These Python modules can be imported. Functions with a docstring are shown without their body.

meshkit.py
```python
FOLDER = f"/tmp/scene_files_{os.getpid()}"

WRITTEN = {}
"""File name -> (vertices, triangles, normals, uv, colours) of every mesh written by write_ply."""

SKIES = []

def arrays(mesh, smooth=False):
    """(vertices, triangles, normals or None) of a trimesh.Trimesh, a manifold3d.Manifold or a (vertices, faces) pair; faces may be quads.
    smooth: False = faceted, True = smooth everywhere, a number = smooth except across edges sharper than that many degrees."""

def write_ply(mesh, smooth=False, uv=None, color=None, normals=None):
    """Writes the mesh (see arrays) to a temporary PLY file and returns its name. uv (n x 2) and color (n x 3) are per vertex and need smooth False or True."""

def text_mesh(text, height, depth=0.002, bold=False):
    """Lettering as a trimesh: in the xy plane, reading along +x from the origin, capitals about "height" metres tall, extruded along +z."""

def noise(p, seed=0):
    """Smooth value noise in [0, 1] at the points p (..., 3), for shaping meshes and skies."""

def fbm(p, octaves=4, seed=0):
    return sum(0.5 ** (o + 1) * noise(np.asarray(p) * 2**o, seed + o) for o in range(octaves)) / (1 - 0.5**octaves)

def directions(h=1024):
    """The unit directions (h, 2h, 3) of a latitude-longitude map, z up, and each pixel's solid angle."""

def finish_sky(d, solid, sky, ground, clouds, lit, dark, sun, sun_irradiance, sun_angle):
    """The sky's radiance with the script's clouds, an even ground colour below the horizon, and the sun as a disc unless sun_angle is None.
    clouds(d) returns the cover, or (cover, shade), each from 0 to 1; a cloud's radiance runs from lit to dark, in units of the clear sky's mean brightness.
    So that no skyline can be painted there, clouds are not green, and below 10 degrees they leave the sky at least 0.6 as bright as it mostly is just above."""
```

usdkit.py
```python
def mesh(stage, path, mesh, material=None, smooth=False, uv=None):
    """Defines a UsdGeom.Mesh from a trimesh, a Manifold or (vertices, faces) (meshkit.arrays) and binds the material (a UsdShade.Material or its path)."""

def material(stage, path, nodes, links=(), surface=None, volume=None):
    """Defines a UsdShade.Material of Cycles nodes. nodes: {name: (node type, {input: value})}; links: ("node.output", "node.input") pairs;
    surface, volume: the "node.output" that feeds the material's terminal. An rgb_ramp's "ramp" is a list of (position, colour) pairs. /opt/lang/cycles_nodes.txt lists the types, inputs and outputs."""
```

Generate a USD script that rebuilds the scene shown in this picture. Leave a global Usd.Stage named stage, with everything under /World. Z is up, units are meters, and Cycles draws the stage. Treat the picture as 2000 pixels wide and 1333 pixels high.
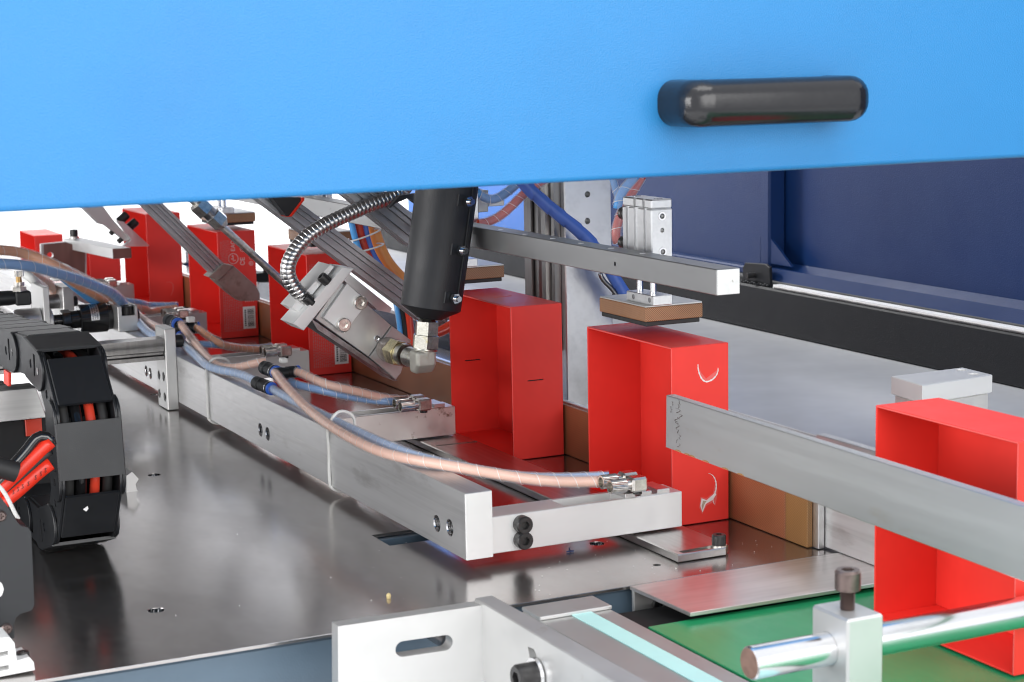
import math, random
import numpy as np, trimesh, manifold3d as m3, usdkit, meshkit
from pxr import Usd, UsdGeom, UsdLux, UsdShade, Gf, Sdf
random.seed(7); RNG = np.random.default_rng(7)
stage = Usd.Stage.CreateInMemory()
UsdGeom.Xform.Define(stage, '/World'); UsdGeom.Scope.Define(stage, '/World/Looks')
# ------------------------------------------------------------------ camera
YAW, PITCH, ROLL, FPX, CAM_H = 0.4529, 0.15209, -0.01925, 3704.0, 0.44
fw = np.array([math.sin(YAW)*math.cos(PITCH), math.cos(YAW)*math.cos(PITCH), -math.sin(PITCH)])
rt = np.array([math.cos(YAW), -math.sin(YAW), 0.0]); up = np.cross(rt, fw)
rt, up = rt*math.cos(ROLL)+up*math.sin(ROLL), -rt*math.sin(ROLL)+up*math.cos(ROLL)
CAM = np.array([0, 0, CAM_H])
cam = UsdGeom.Camera.Define(stage, '/World/camera')
cam.CreateHorizontalApertureAttr(36.0); cam.CreateVerticalApertureAttr(24.0)
cam.CreateFocalLengthAttr(FPX/2000*36); cam.CreateFocusDistanceAttr(1.92); cam.CreateFStopAttr(17.0)
cam.CreateClippingRangeAttr((0.05, 100.0)); cam.CreateExposureAttr(0.35)
cam.AddTransformOp().Set(Gf.Matrix4d(*rt, 0, *up, 0, *(-fw), 0, *CAM, 1))
# ------------------------------------------------------------------ light: white studio hall, soft lamps
def rect_light(name, pos, target, w, h, power, color=(1, 1, 1)):
    L = UsdLux.RectLight.Define(stage, '/World/'+name)
    L.CreateWidthAttr(w); L.CreateHeightAttr(h); L.CreateIntensityAttr(power); L.CreateColorAttr(Gf.Vec3f(*color))
    z = np.array(pos, float)-np.array(target, float); z /= np.linalg.norm(z)
    x = np.cross([0, 0, 1.0], z); x /= np.linalg.norm(x); y = np.cross(z, x)
    L.AddTransformOp().Set(Gf.Matrix4d(*x, 0, *y, 0, *z, 0, *map(float, pos), 1))
rect_light('softbox_front', (0.75, -1.6, 1.0), (0.8, 1.6, 0.15), 3.4, 1.6, 3.5, (1, .985, .965))
rect_light('softbox_left', (-2.3, 1.5, .75), (0.9, 1.7, 0.1), 2.6, 1.0, 6.6, (1, .99, .98))
rect_light('hall_lamp', (0.6, 0.35, 2.6), (0.7, 0.7, 0.0), 2.2, 1.0, 3.6, (1, .98, .95))
rect_light('rear_lamp', (.3, 4.2, 1.7), (1.55, 2.1, 0.2), .3, .3, 260.0, (1, .99, .98))
rect_light('backdrop_lamp', (1.6, 4.6, 2.6), (1.7, 6.4, 0.6), 5.0, .5, 22.0)
dome = UsdLux.DomeLight.Define(stage, '/World/hall_ambient')
usdkit.material(stage, '/World/Looks/hall_ambient', {'b': ('background_shader', {'color': (.93, .95, 1.0), 'strength': .95})}, surface='b.background')
UsdShade.MaterialBindingAPI.Apply(dome.GetPrim()).Bind(UsdShade.Material.Get(stage, '/World/Looks/hall_ambient'))
# ------------------------------------------------------------------ helpers
def P(x, y, ax, v):
    """the point where the sight line through photo pixel (x, y) meets the plane ax = v"""
    d = fw*FPX+rt*(x-1000)-up*(y-666.5); i = 'xyz'.index(ax)
    return CAM+d*((v-CAM[i])/d[i])
def zoomed(ox, oy, s): return lambda x, y: (ox+x/s, oy+y/s)
names = {}
LOC = {}
def numbered(parent, name):
    k = (parent, name); n = names.get(k, -1)+1; names[k] = n
    return f'{parent}/{name}' if n == 0 else f'{parent}/{name}_{n:03d}'
def tag(prim, label=None, cat=None, group=None, kind=None):
    for k, v in (('label', label), ('category', cat), ('group', group), ('kind', kind)):
        if v: prim.SetCustomDataByKey(k, v)
    return prim
def thing(name, label, cat, loc=(0, 0, 0), group=None, kind=None):
    path = numbered('/World', name); x = UsdGeom.Xform.Define(stage, path)
    x.AddTranslateOp().Set(Gf.Vec3d(*map(float, loc))); LOC[path] = np.array(loc, float)
    tag(x.GetPrim(), label, cat, group, kind); return path
def arr(mesh, smooth):
    if isinstance(mesh, list):
        mesh = [m for m in mesh if m is not None]
        out = [meshkit.arrays(m, False)[:2] for m in mesh]; o = 0; V, F = [], []
        for v, f in out: V.append(v); F.append(f+o); o += len(v)
        mesh = trimesh.Trimesh(np.vstack(V), np.vstack(F), process=False)
    return mesh
def obj(name, mesh, mat, parent='/World', label=None, smooth=32, cat=None, group=None, kind=None):
    mesh = arr(mesh, smooth); v, f, _ = meshkit.arrays(mesh, False)
    root = '/'.join(parent.split('/')[:3]); off = LOC.get(root, np.zeros(3))
    path = numbered(parent, name)
    g = usdkit.mesh(stage, path, trimesh.Trimesh(v-off, f, process=False) if True else mesh, MAT[mat], smooth=smooth)
    tag(g.GetPrim(), label, cat, group, kind); return path
def box(x0, x1, y0, y1, z0, z1, b=.0007):
    b = min(b, .3*min(abs(x1-x0), abs(y1-y0), abs(z1-z0)))
    p = []
    for sx in (0, 1):
        for sy in (0, 1):
            for sz in (0, 1):
                c = [(x0, x1)[sx], (y0, y1)[sy], (z0, z1)[sz]]; d = [b*(1-2*s) for s in (sx, sy, sz)]
                for k in range(3):
                    q = list(c); q[(k+1) % 3] += d[(k+1) % 3]; q[(k+2) % 3] += d[(k+2) % 3]; p.append(q)
    return m3.Manifold.hull_points(np.array(p))
AX = {'y': lambda u, v, h: np.stack([u, h, v], -1), 'x': lambda u, v, h: np.stack([h, u, v], -1), 'z': lambda u, v, h: np.stack([u, v, h], -1)}
def _mat(ax):
    c = {'y': ([1, 0, 0], [0, 0, 1], [0, 1, 0]), 'x': ([0, 1, 0], [0, 0, 1], [1, 0, 0]), 'z': ([1, 0, 0], [0, 1, 0], [0, 0, 1])}[ax]
    return np.hstack([np.array(c, float).T, np.zeros((3, 1))])
def prism(pts, ax, a0, a1, b=0.0, holes=()):
    """polygon in the plane across axis ax, from a0 to a1; b > 0 chamfers a convex outline"""
    pts = np.array(pts, float); a0, a1 = min(a0, a1), max(a0, a1)
    if np.sum(pts[:, 0]*np.roll(pts[:, 1], -1)-np.roll(pts[:, 0], -1)*pts[:, 1]) < 0: pts = pts[::-1]
    cs = m3.CrossSection([pts])
    if b > 0 and not holes:
        ins = cs.offset(-b, m3.JoinType.Miter, 4.0).to_polygons()
        if len(ins):
            ins = ins[0]; mk = AX[ax]; f = lambda q, a: mk(q[:, 0], q[:, 1], np.full(len(q), a))
            return m3.Manifold.hull_points(np.vstack([f(ins, a0), f(pts, a0+b), f(pts, a1-b), f(ins, a1)]))
    for h in holes:
        h = np.array(h, float)
        if np.sum(h[:, 0]*np.roll(h[:, 1], -1)-np.roll(h[:, 0], -1)*h[:, 1]) < 0: h = h[::-1]
        cs = cs - m3.CrossSection([h])
    return cs.extrude(a1-a0).translate([0, 0, a0]).transform(_mat(ax))
def face_y(px, Y): return [P(x, y, 'y', Y)[[0, 2]] for x, y in px]
def face_x(px, X): return [P(x, y, 'x', X)[[1, 2]] for x, y in px]
def face_z(px, Z): return [P(x, y, 'z', Z)[[0, 1]] for x, y in px]
def frame_of(d, ref=(0, 0, 1)):
    d = np.array(d, float); d /= np.linalg.norm(d); r = np.array(ref, float)
    if abs(d@r) > .95: r = np.array([1.0, 0, 0])
    x = np.cross(r, d); x /= np.linalg.norm(x); return x, np.cross(d, x), d
def cyl(p0, p1, r0, r1=None, n=36, ref=(0, 0, 1), turn=0):
    p0, p1 = np.array(p0, float), np.array(p1, float); h = np.linalg.norm(p1-p0)
    x, y, z = frame_of(p1-p0, ref); c, s = math.cos(turn), math.sin(turn)
    x, y = x*c+y*s, y*c-x*s
    return m3.Manifold.cylinder(h, r0, r0 if r1 is None else r1, n).transform(np.column_stack([x, y, z, p0]))
def lathe(p0, d, prof, n=40, ref=(0, 0, 1), turn=0):
    """(t, r) profile along direction d from p0"""
    x, y, z = frame_of(d, ref); c, s = math.cos(turn), math.sin(turn); x, y = x*c+y*s, y*c-x*s
    prof = [(0 if i in (0, len(prof)-1) and r < 1e-6 else r, t) for i, (t, r) in enumerate(prof)]
    poly = [(0, prof[0][1])]+[q for q in prof]+[(0, prof[-1][1])]
    return m3.CrossSection([np.array(poly, float)], m3.FillRule.NonZero).revolve(n).transform(np.column_stack([x, y, z, np.array(p0, float)]))
def extr(profile, p0, p1, side=(0, 1, 0)):
    """2-D profile (a along side, b across) swept from p0 to p1"""
    p0, p1 = np.array(p0, float), np.array(p1, float); d = p1-p0; h = np.linalg.norm(d); d /= h
    a = np.array(side, float); a -= d*(a@d); a /= np.linalg.norm(a); b = np.cross(d, a)
    return m3.CrossSection([np.array(profile, float)]).extrude(h).transform(np.column_stack([a, b, d, p0]))
def bolt(c, d, r, h, n=30):
    """socket head: centre of its seat, direction it stands out"""
    c = np.array(c, float); d = np.array(d, float)/np.linalg.norm(d)
    body = lathe(c-d*.0005, d, [(0, r*.97), (.0005, r), (h*.88, r), (h, r*.88)], n)
    return body - cyl(c+d*h*.45, c+d*(h+.002), r*.52, n=6)
def resample(pts, n, closed=False):
    pts = np.array(pts, float); d = np.r_[0, np.cumsum(np.linalg.norm(np.diff(pts, axis=0), axis=1))]
    from scipy.interpolate import PchipInterpolator, CubicSpline
    f = CubicSpline(d, pts) if len(pts) > 2 else (lambda s: pts[0]+(pts[1]-pts[0])*(s/d[-1])[:, None])
    return f(np.linspace(0, d[-1], n))
def frames(path):
    t = np.gradient(path, axis=0); t /= np.linalg.norm(t, axis=1)[:, None]
    x = frame_of(t[0])[0]; X = []
    for k in range(len(path)):
        x = x-t[k]*(x@t[k]); x /= np.linalg.norm(x); X.append(x)
    X = np.array(X); return X, np.cross(t, X), t
def tube(pts, r, n=16, step=.004, raw=False, caps=True):
    path = np.array(pts, float) if raw else resample(pts, max(4, int(np.sum(np.linalg.norm(np.diff(np.array(pts), axis=0), axis=1))/step)))
    X, Y, T = frames(path); r = np.broadcast_to(np.asarray(r, float), len(path))
    a = np.linspace(0, 2*np.pi, n, endpoint=False)
    V = (path[:, None]+r[:, None, None]*(np.cos(a)[None, :, None]*X[:, None]+np.sin(a)[None, :, None]*Y[:, None])).reshape(-1, 3)
    i, j = np.meshgrid(np.arange(len(path)-1), np.arange(n), indexing='ij'); j2 = (j+1) % n
    q = np.stack([i*n+j, i*n+j2, (i+1)*n+j2, (i+1)*n+j], -1).reshape(-1, 4)
    F = np.vstack([q[:, [0, 1, 2]], q[:, [0, 2, 3]]])
    if caps:
        c0, c1 = len(V), len(V)+1; V = np.vstack([V, path[:1], path[-1:]]); k = np.arange(n); k2 = (k+1) % n; L = (len(path)-1)*n
        F = np.vstack([F, np.stack([np.full(n, c0), k2, k], 1), np.stack([np.full(n, c1), L+k, L+k2], 1)])
    return trimesh.Trimesh(V, F, process=False)
def spiral(pts, r, pitch, cover=.94, flare=.05, n=18, w=None):
    """wrap ribbon wound round a path; with w a thin raised line along its edge"""
    pts = np.array(pts, float); L = np.sum(np.linalg.norm(np.diff(pts, axis=0), axis=1))
    path = resample(pts, max(8, int(L/.003))); s = np.r_[0, np.cumsum(np.linalg.norm(np.diff(path, axis=0), axis=1))]
    X, Y, T = frames(path); L = s[-1]; turns = L/pitch; m = max(8, int(turns*n))
    c = np.linspace(0, L, m); a = c/pitch*2*np.pi
    offs = np.linspace(-.5, .5, 4)*pitch*cover if w is None else (np.array([-.5, .5])*w+pitch*cover*.5)
    rr = r*(1+flare*(np.linspace(0, 1, 4))) if w is None else np.full(2, r*(1+flare)+.00015)
    V = []
    for o, q in zip(offs, rr):
        u = np.clip(c+o, 0, L); pos, x, y = (np.stack([np.interp(u, s, A[:, k]) for k in range(3)], -1) for A in (path, X, Y))
        V.append(pos+q*(np.cos(a)[:, None]*x+np.sin(a)[:, None]*y))
    k = len(offs); V = np.stack(V, 1).reshape(-1, 3)
    i, j = np.meshgrid(np.arange(m-1), np.arange(k-1), indexing='ij')
    q = np.stack([i*k+j, (i+1)*k+j, (i+1)*k+j+1, i*k+j+1], -1).reshape(-1, 4)
    return trimesh.Trimesh(V, np.vstack([q[:, [0, 1, 2]], q[:, [0, 2, 3]]]), process=False)
# ------------------------------------------------------------------ materials
MAT = {}
def pbr(name, col, rough, metal=0.0, var=.08, scale=30, stretch=(1, 1, 1), rvar=.06, bump=0.0, bscale=400, bstretch=None, dirt=None, spec=.5, detail=4, sss=0, coat=0, trans=0):
    c = np.array(col, float)
    n = {'g': ('geometry', {}), 'm': ('mapping', {'scale': tuple(float(s) for s in stretch)}),
         'n': ('noise_texture', {'scale': float(scale), 'detail': float(detail), 'roughness': .6}),
         'r': ('rgb_ramp', {'ramp': [(.25, tuple(c*(1-var))), (.75, tuple(np.minimum(c*(1+var), 1)))]}),
         'q': ('map_range', {'from_min': .25, 'from_max': .75, 'to_min': max(.02, rough-rvar), 'to_max': min(1, rough+rvar)}),
         'p': ('principled_bsdf', {'metallic': float(metal), 'specular_ior_level': float(spec), 'coat_weight': float(coat), 'transmission_weight': float(trans)})}
    l = [('g.position', 'm.vector'), ('m.vector', 'n.vector'), ('n.fac', 'r.fac'), ('n.fac', 'q.value'), ('q.result', 'p.roughness')]
    src = 'r.color'
    if dirt:   # (colour, scale, threshold, softness, stretch)
        dc, ds, dt, dw, dst = dirt
        n |= {'dm': ('mapping', {'scale': tuple(float(s) for s in dst), 'location': (3.1, 1.7, .4)}), 'dn': ('noise_texture', {'scale': float(ds), 'detail': 6.0, 'roughness': .65}),
              'dr': ('rgb_ramp', {'ramp': [(0, (0, 0, 0)), (dt, (0, 0, 0)), (min(1, dt+dw), (1, 1, 1)), (1.0, (1, 1, 1))]}), 'dx': ('mix_color', {'b': tuple(map(float, dc))})}
        l += [('g.position', 'dm.vector'), ('dm.vector', 'dn.vector'), ('dn.fac', 'dr.fac'), ('dr.color', 'dx.fac'), (src, 'dx.a')]; src = 'dx.result'
    l.append((src, 'p.base_color'))
    if bump:
        n |= {'bm': ('mapping', {'scale': tuple(float(s) for s in (bstretch or stretch))}), 'bn': ('noise_texture', {'scale': float(bscale), 'detail': 3.0}), 'b': ('bump', {'strength': float(bump), 'distance': .001})}
        l += [('g.position', 'bm.vector'), ('bm.vector', 'bn.vector'), ('bn.fac', 'b.height'), ('b.normal', 'p.normal')]
    MAT[name] = usdkit.material(stage, '/World/Looks/'+name, n, l, surface='p.BSDF')
pbr('blue_paint', (.016, .190, .455), .42, var=.03, scale=6, bump=.34, bscale=900, dirt=((.014, .168, .41), 5, .5, .3, (1, 1, 1)))
pbr('navy_paint', (.0042, .022, .090), .34, var=.06, scale=5, bump=.35, bscale=700, spec=.35)
pbr('roof_paint', (.18, .165, .16), .5)
pbr('steel_sheet', (.66, .64, .63), .30, .82, var=.06, scale=30, stretch=(.1, 1, 1), rvar=.05, bump=.06, bscale=1500, bstretch=(.02, 1, 1))
pbr('conduit_metal', (.60, .59, .58), .28, 1, var=.05)
pbr('slate_paint', (.075, .115, .155), .40, var=.05, bump=.15, bscale=600)
pbr('black_paint', (.007, .008, .010), .5, spec=.3, bump=.25, bscale=700)
pbr('deck_paint', (.74, .75, .77), .2, var=.05, scale=4, bump=.04, bscale=300)
pbr('alu', (.74, .74, .74), .36, 1, var=.05, stretch=(1, 1, 1), scale=25, bump=.06, bscale=2500, bstretch=(.02, .02, 1))
pbr('alu_brushed_y', (.66, .66, .66), .36, .72, var=.07, scale=60, stretch=(1, .03, 1), rvar=.08, bump=.10, bscale=1800, bstretch=(1, .01, 1), dirt=((.30, .29, .28), 18, .62, .2, (1, .3, 1)))
pbr('alu_brushed_x', (.80, .80, .79), .36, 1, var=.05, scale=60, stretch=(.03, 1, 1), rvar=.08, bump=.08, bscale=1800, bstretch=(.01, 1, 1))
pbr('alu_matte', (.63, .63, .62), .46, .85, var=.05, scale=14, rvar=.05, bump=.05, bscale=3000, dirt=((.42, .37, .30), 14, .66, .16, (1, 1, 1)))
pbr('alu_stained', (.80, .79, .76), .42, .8, var=.05, scale=40, bump=.1, bscale=500, dirt=((.22, .16, .10), 55, .60, .10, (1, 1, 1)))
pbr('steel_plate', (.45, .43, .42), .18, .95, var=.09, scale=9, stretch=(1, .5, 1), rvar=.06, bump=.025, bscale=1500, bstretch=(.03, 1, 1), dirt=((.55, .54, .53), 420, .75, .05, (1, 1, 1)))
pbr('bar_steel', (.36, .36, .36), .42, .85, var=.10, scale=18, stretch=(1, .3, 1), rvar=.08, bump=.05, bscale=1500, bstretch=(1, .02, 1), dirt=((.10, .10, .10), 45, .66, .08, (1, .35, 1)))
pbr('flat_steel', (.56, .57, .57), .42, .9, var=.05, scale=40, stretch=(1, .03, 1), rvar=.05, bump=.05, bscale=1800, bstretch=(1, .01, 1), dirt=((.50, .47, .42), 30, .62, .2, (1, .3, 1)))
pbr('slide_steel', (.52, .51, .50), .30, 1, var=.06, scale=30, stretch=(1, .05, 1), bump=.06, bscale=1500, bstretch=(1, .02, 1))
pbr('far_blue', (.03, .15, .50), .4, var=.03)
pbr('bar_end', (.80, .80, .78), .55, .3, var=.08, scale=120, dirt=((.25, .22, .18), 160, .62, .1, (1, 1, 1)))
pbr('dark_steel', (.30, .30, .31), .30, 1, var=.15, scale=60, bump=.05, bscale=800)
pbr('chisel_steel', (.34, .30, .27), .42, .5, var=.2, scale=30, rvar=.1, dirt=((.10, .06, .04), 40, .5, .25, (1, 1, 1)))
pbr('rail_steel', (.24, .235, .23), .32, 1, var=.2, scale=40, stretch=(1, 1, .1))
pbr('profile_alu', (.40, .41, .43), .36, .65, var=.06, scale=20)
pbr('shaft_steel', (.80, .80, .81), .2, 1, var=.02, rvar=.03)
pbr('shaft_rust', (.30, .19, .15), .5, .6, var=.2, scale=200)
pbr('chrome', (.86, .86, .87), .07, 1, var=.01, rvar=.02)
pbr('nickel', (.78, .75, .70), .28, 1, var=.08, scale=80, dirt=((.28, .22, .15), 160, .66, .1, (1, 1, 1)))
pbr('zinc', (.48, .47, .42), .28, 1, var=.10, scale=120, bump=.12, bscale=900, dirt=((.45, .38, .16), 60, .58, .15, (1, 1, 1)))
pbr('zinc_cast', (.50, .49, .43), .5, .5, var=.1, scale=200, bump=.25, bscale=1500, dirt=((.40, .36, .16), 50, .62, .1, (1, 1, 1)))
pbr('alu_bright', (.78, .78, .77), .45, .45, var=.04, scale=30, stretch=(.05, 1, 1), bump=.04, bscale=1500, bstretch=(.02, 1, 1))
pbr('yellow_zinc', (.60, .52, .30), .26, 1, var=.15, scale=120)
pbr('white_alu', (.88, .88, .88), .4, .1, var=.03)
pbr('alu_satin', (.55, .55, .54), .38, .7, var=.10, scale=24, dirt=((.34, .26, .14), 70, .70, .08, (1, 1, 1)))
pbr('brass', (.62, .40, .16), .28, 1)
pbr('black_oxide', (.035, .034, .034), .34, .3, var=.2, scale=200, bump=.1, bscale=900)
pbr('worn_oxide', (.16, .12, .11), .36, .8, var=.3, scale=90)
pbr('black_plastic', (.012, .0135, .016), .46, var=.08, scale=10, bump=.10, bscale=1400, dirt=((.028, .030, .032), 12, .55, .3, (1, 1, 1)))
pbr('black_gloss', (.012, .012, .013), .09, var=.05, coat=.5, dirt=((.06, .06, .06), 260, .72, .05, (1, 1, 1)))
pbr('handle_black', (.012, .012, .014), .2, var=.05, bump=.04, bscale=900, dirt=((.05, .05, .05), 300, .74, .05, (1, 1, 1)))
pbr('black_sleeve', (.014, .015, .018), .5, bump=.22, bscale=900)
pbr('black_rubber', (.02, .02, .02), .6)
pbr('white_plastic', (.82, .82, .81), .35, sss=0)
pbr('nylon', (.80, .80, .77), .4)
pbr('red_paper', (.82, .042, .031), .42, var=.05, scale=20, bump=.05, bscale=1500, spec=.4)
pbr('red_worn', (.78, .12, .11), .5)
pbr('print_white', (.72, .40, .38), .5)
pbr('print_faint', (.68, .13, .12), .5)
pbr('label_white', (.82, .81, .80), .45)
pbr('ink', (.02, .02, .02), .5)
pbr('torn_white', (.80, .72, .70), .7, bump=.3, bscale=600)
pbr('torn_board', (.42, .34, .25), .8, bump=.3, bscale=900)
pbr('red_cable', (.82, .035, .012), .34)
pbr('orange_tube', (1.0, .38, .11), .25)
pbr('pink_tube', (1.0, .56, .39), .3)
pbr('pale_blue_tube', (.42, .62, .92), .3)
pbr('tube_red', (.70, .06, .03), .25)
pbr('tube_blue', (.11, .40, .84), .25)
pbr('blue_collar', (.035, .14, .62), .35)
pbr('hose_blue', (.085, .18, .58), .3)
pbr('belt_green', (.022, .31, .125), .28, var=.14, scale=9, stretch=(1, .15, 1), bump=.12, bscale=900, dirt=((.06, .36, .17), 40, .60, .15, (1, .03, 1)))
pbr('cyan_strip', (.50, .84, .82), .4, var=.04)
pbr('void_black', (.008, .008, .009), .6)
pbr('backdrop_white', (.88, .88, .88), .9, var=.0)
pbr('hardboard', (.16, .07, .06), .45, var=.25, scale=60, stretch=(1, 1, .05))
pbr('bead_yellow', (.65, .52, .25), .4)
# woven phenolic laminate: fine cross weave over warm brown
def laminate(name, a, b, s):
    n = {'g': ('geometry', {}), 'w': ('wave_texture', {'wave_type': 'bands', 'bands_direction': 'diagonal', 'scale': s, 'distortion': .4}), 'm': ('mapping', {'scale': (1, -1, 1)}),
         'v': ('wave_texture', {'wave_type': 'bands', 'bands_direction': 'diagonal', 'scale': s, 'distortion': .4}), 'x': ('math', {'math_type': 'multiply'}),
         'n': ('noise_texture', {'scale': 9.0, 'detail': 4.0}), 'r': ('rgb_ramp', {'ramp': [(0, a), (1, b)]}), 'k': ('rgb_ramp', {'ramp': [(.3, (.72, .72, .72)), (.7, (1.1, 1.1, 1.1))]}),
         'y': ('mix_color', {'blend_type': 'multiply', 'fac': 1.0, 'use_clamp': False}), 'p': ('principled_bsdf', {'roughness': .34})}
    l = [('g.position', 'w.vector'), ('g.position', 'm.vector'), ('m.vector', 'v.vector'), ('w.fac', 'x.value1'), ('v.fac', 'x.value2'), ('g.position', 'n.vector'), ('x.value', 'r.fac'), ('n.fac', 'k.fac'),
         ('r.color', 'y.a'), ('k.color', 'y.b'), ('y.result', 'p.base_color')]
    MAT[name] = usdkit.material(stage, '/World/Looks/'+name, n, l, surface='p.BSDF')
laminate('laminate', (.25, .09, .04), (.42, .17, .08), 260)
laminate('laminate_pad', (.22, .10, .045), (.50, .26, .13), 300)
laminate('laminate_end', (.24, .12, .04), (.36, .19, .07), 260)
def sheer(name, col, fac, rough=.2):
    n = {'t': ('transparent_bsdf', {'color': (.97, .97, .97)}), 'p': ('principled_bsdf', {'base_color': col, 'roughness': rough, 'subsurface_weight': 0.0}), 'x': ('mix_closure', {'fac': fac})}
    MAT[name] = usdkit.material(stage, '/World/Looks/'+name, n, [('t.BSDF', 'x.closure1'), ('p.BSDF', 'x.closure2')], surface='x.closure')
sheer('wrap_clear', (.94, .92, .95), .23, .22)
sheer('wrap_edge', (.95, .93, .93), .75, .3)
sheer('cable_tie_clear', (.85, .85, .84), .8, .35)

def X0(p): return np.array(p, float)
# ------------------------------------------------------------------ setting
obj('backdrop', box(-4.5, 7.5, 6.4, 6.45, -1.2, .95, .002), 'backdrop_white', kind='structure')
obj('floor', box(-6, 8, -4, 6.4, -.93, -.9, .002), 'backdrop_white', kind='structure')
# ------------------------------------------------------------------ machine table
T = thing('machine_table', 'dark polished steel machine table with bolt holes and blue-grey apron', 'machine table', (.3, 2, 0))
top = box(-.7, 1.135, 1.3265, 3.98, -.0028, 0, .0004)
holes = [P(305, 1192, 'z', 0), P(301, 928, 'z', 0), P(1166, 1062, 'z', 0)]
for h in holes: top = top-cyl((h[0], h[1], -.02), (h[0], h[1], .02), .0072)
for h in holes[:3]: obj('hole_sleeve', cyl((h[0], h[1], -.012), (h[0], h[1], -.0004), .0071)-cyl((h[0], h[1], -.02), (h[0], h[1], .01), .0066), 'chrome', T)
h = P(1283, 1104, 'z', 0); top = top-cyl((h[0], h[1], -.02), (h[0], h[1], .02), .0035)
h = P(302, 771, 'z', 0); top = top-cyl((h[0], h[1], -.02), (h[0], h[1], .02), .006)
s0 = P(728, 1047, 'z', 0)
top = top-box(s0[0], s0[0]+.044, s0[1]-.041, s0[1]+.003, -.02, .02, 0.0001)
obj('table_top', top, 'steel_plate', T)
ap = box(-.7, 1.135, 1.3345, 1.345, -.24, -.0055, .0015)
obj('apron', ap, 'slate_paint', T)
obj('inner_frame', [box(s0[0]-.02, s0[0]+.09, s0[1]-.004, s0[1]+.002, -.09, -.004), box(-.6, 1.1, 3.9, 3.95, -.2, -.004), box(-.7, 1.135, 1.36, 3.9, -.25, -.235)], 'slate_paint', T)
I = thing('infeed_plate', 'bright steel infeed sheet between the dark table edge and the green belt', 'metal plate', (.85, 1.28, 0))
ip = face_z([(1237, 1148), (1347, 1199.5), (1700, 1147), (1693, 1085)], 0.0)
ipp = [(.7475, 1.3225), (.7512, 1.2335), (1.05, 1.2265), (1.05, 1.3225)]
obj('sheet', prism(ipp, 'z', -.0022, .0012, .0005), 'steel_sheet', I)
fl = prism(face_y([(1233, 1147), (1234, 1199), (1262, 1196), (1420, 1172), (1420, 1120)], 1.3215), 'y', 1.3175, 1.3215, .0006)
obj('mounting_flange', fl, 'alu_matte', I)
c = P(1282, 1180, 'y', 1.3175); obj('flange_screw', bolt(c, (0, -1, 0), .0045, .004), 'black_oxide', I)
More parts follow.
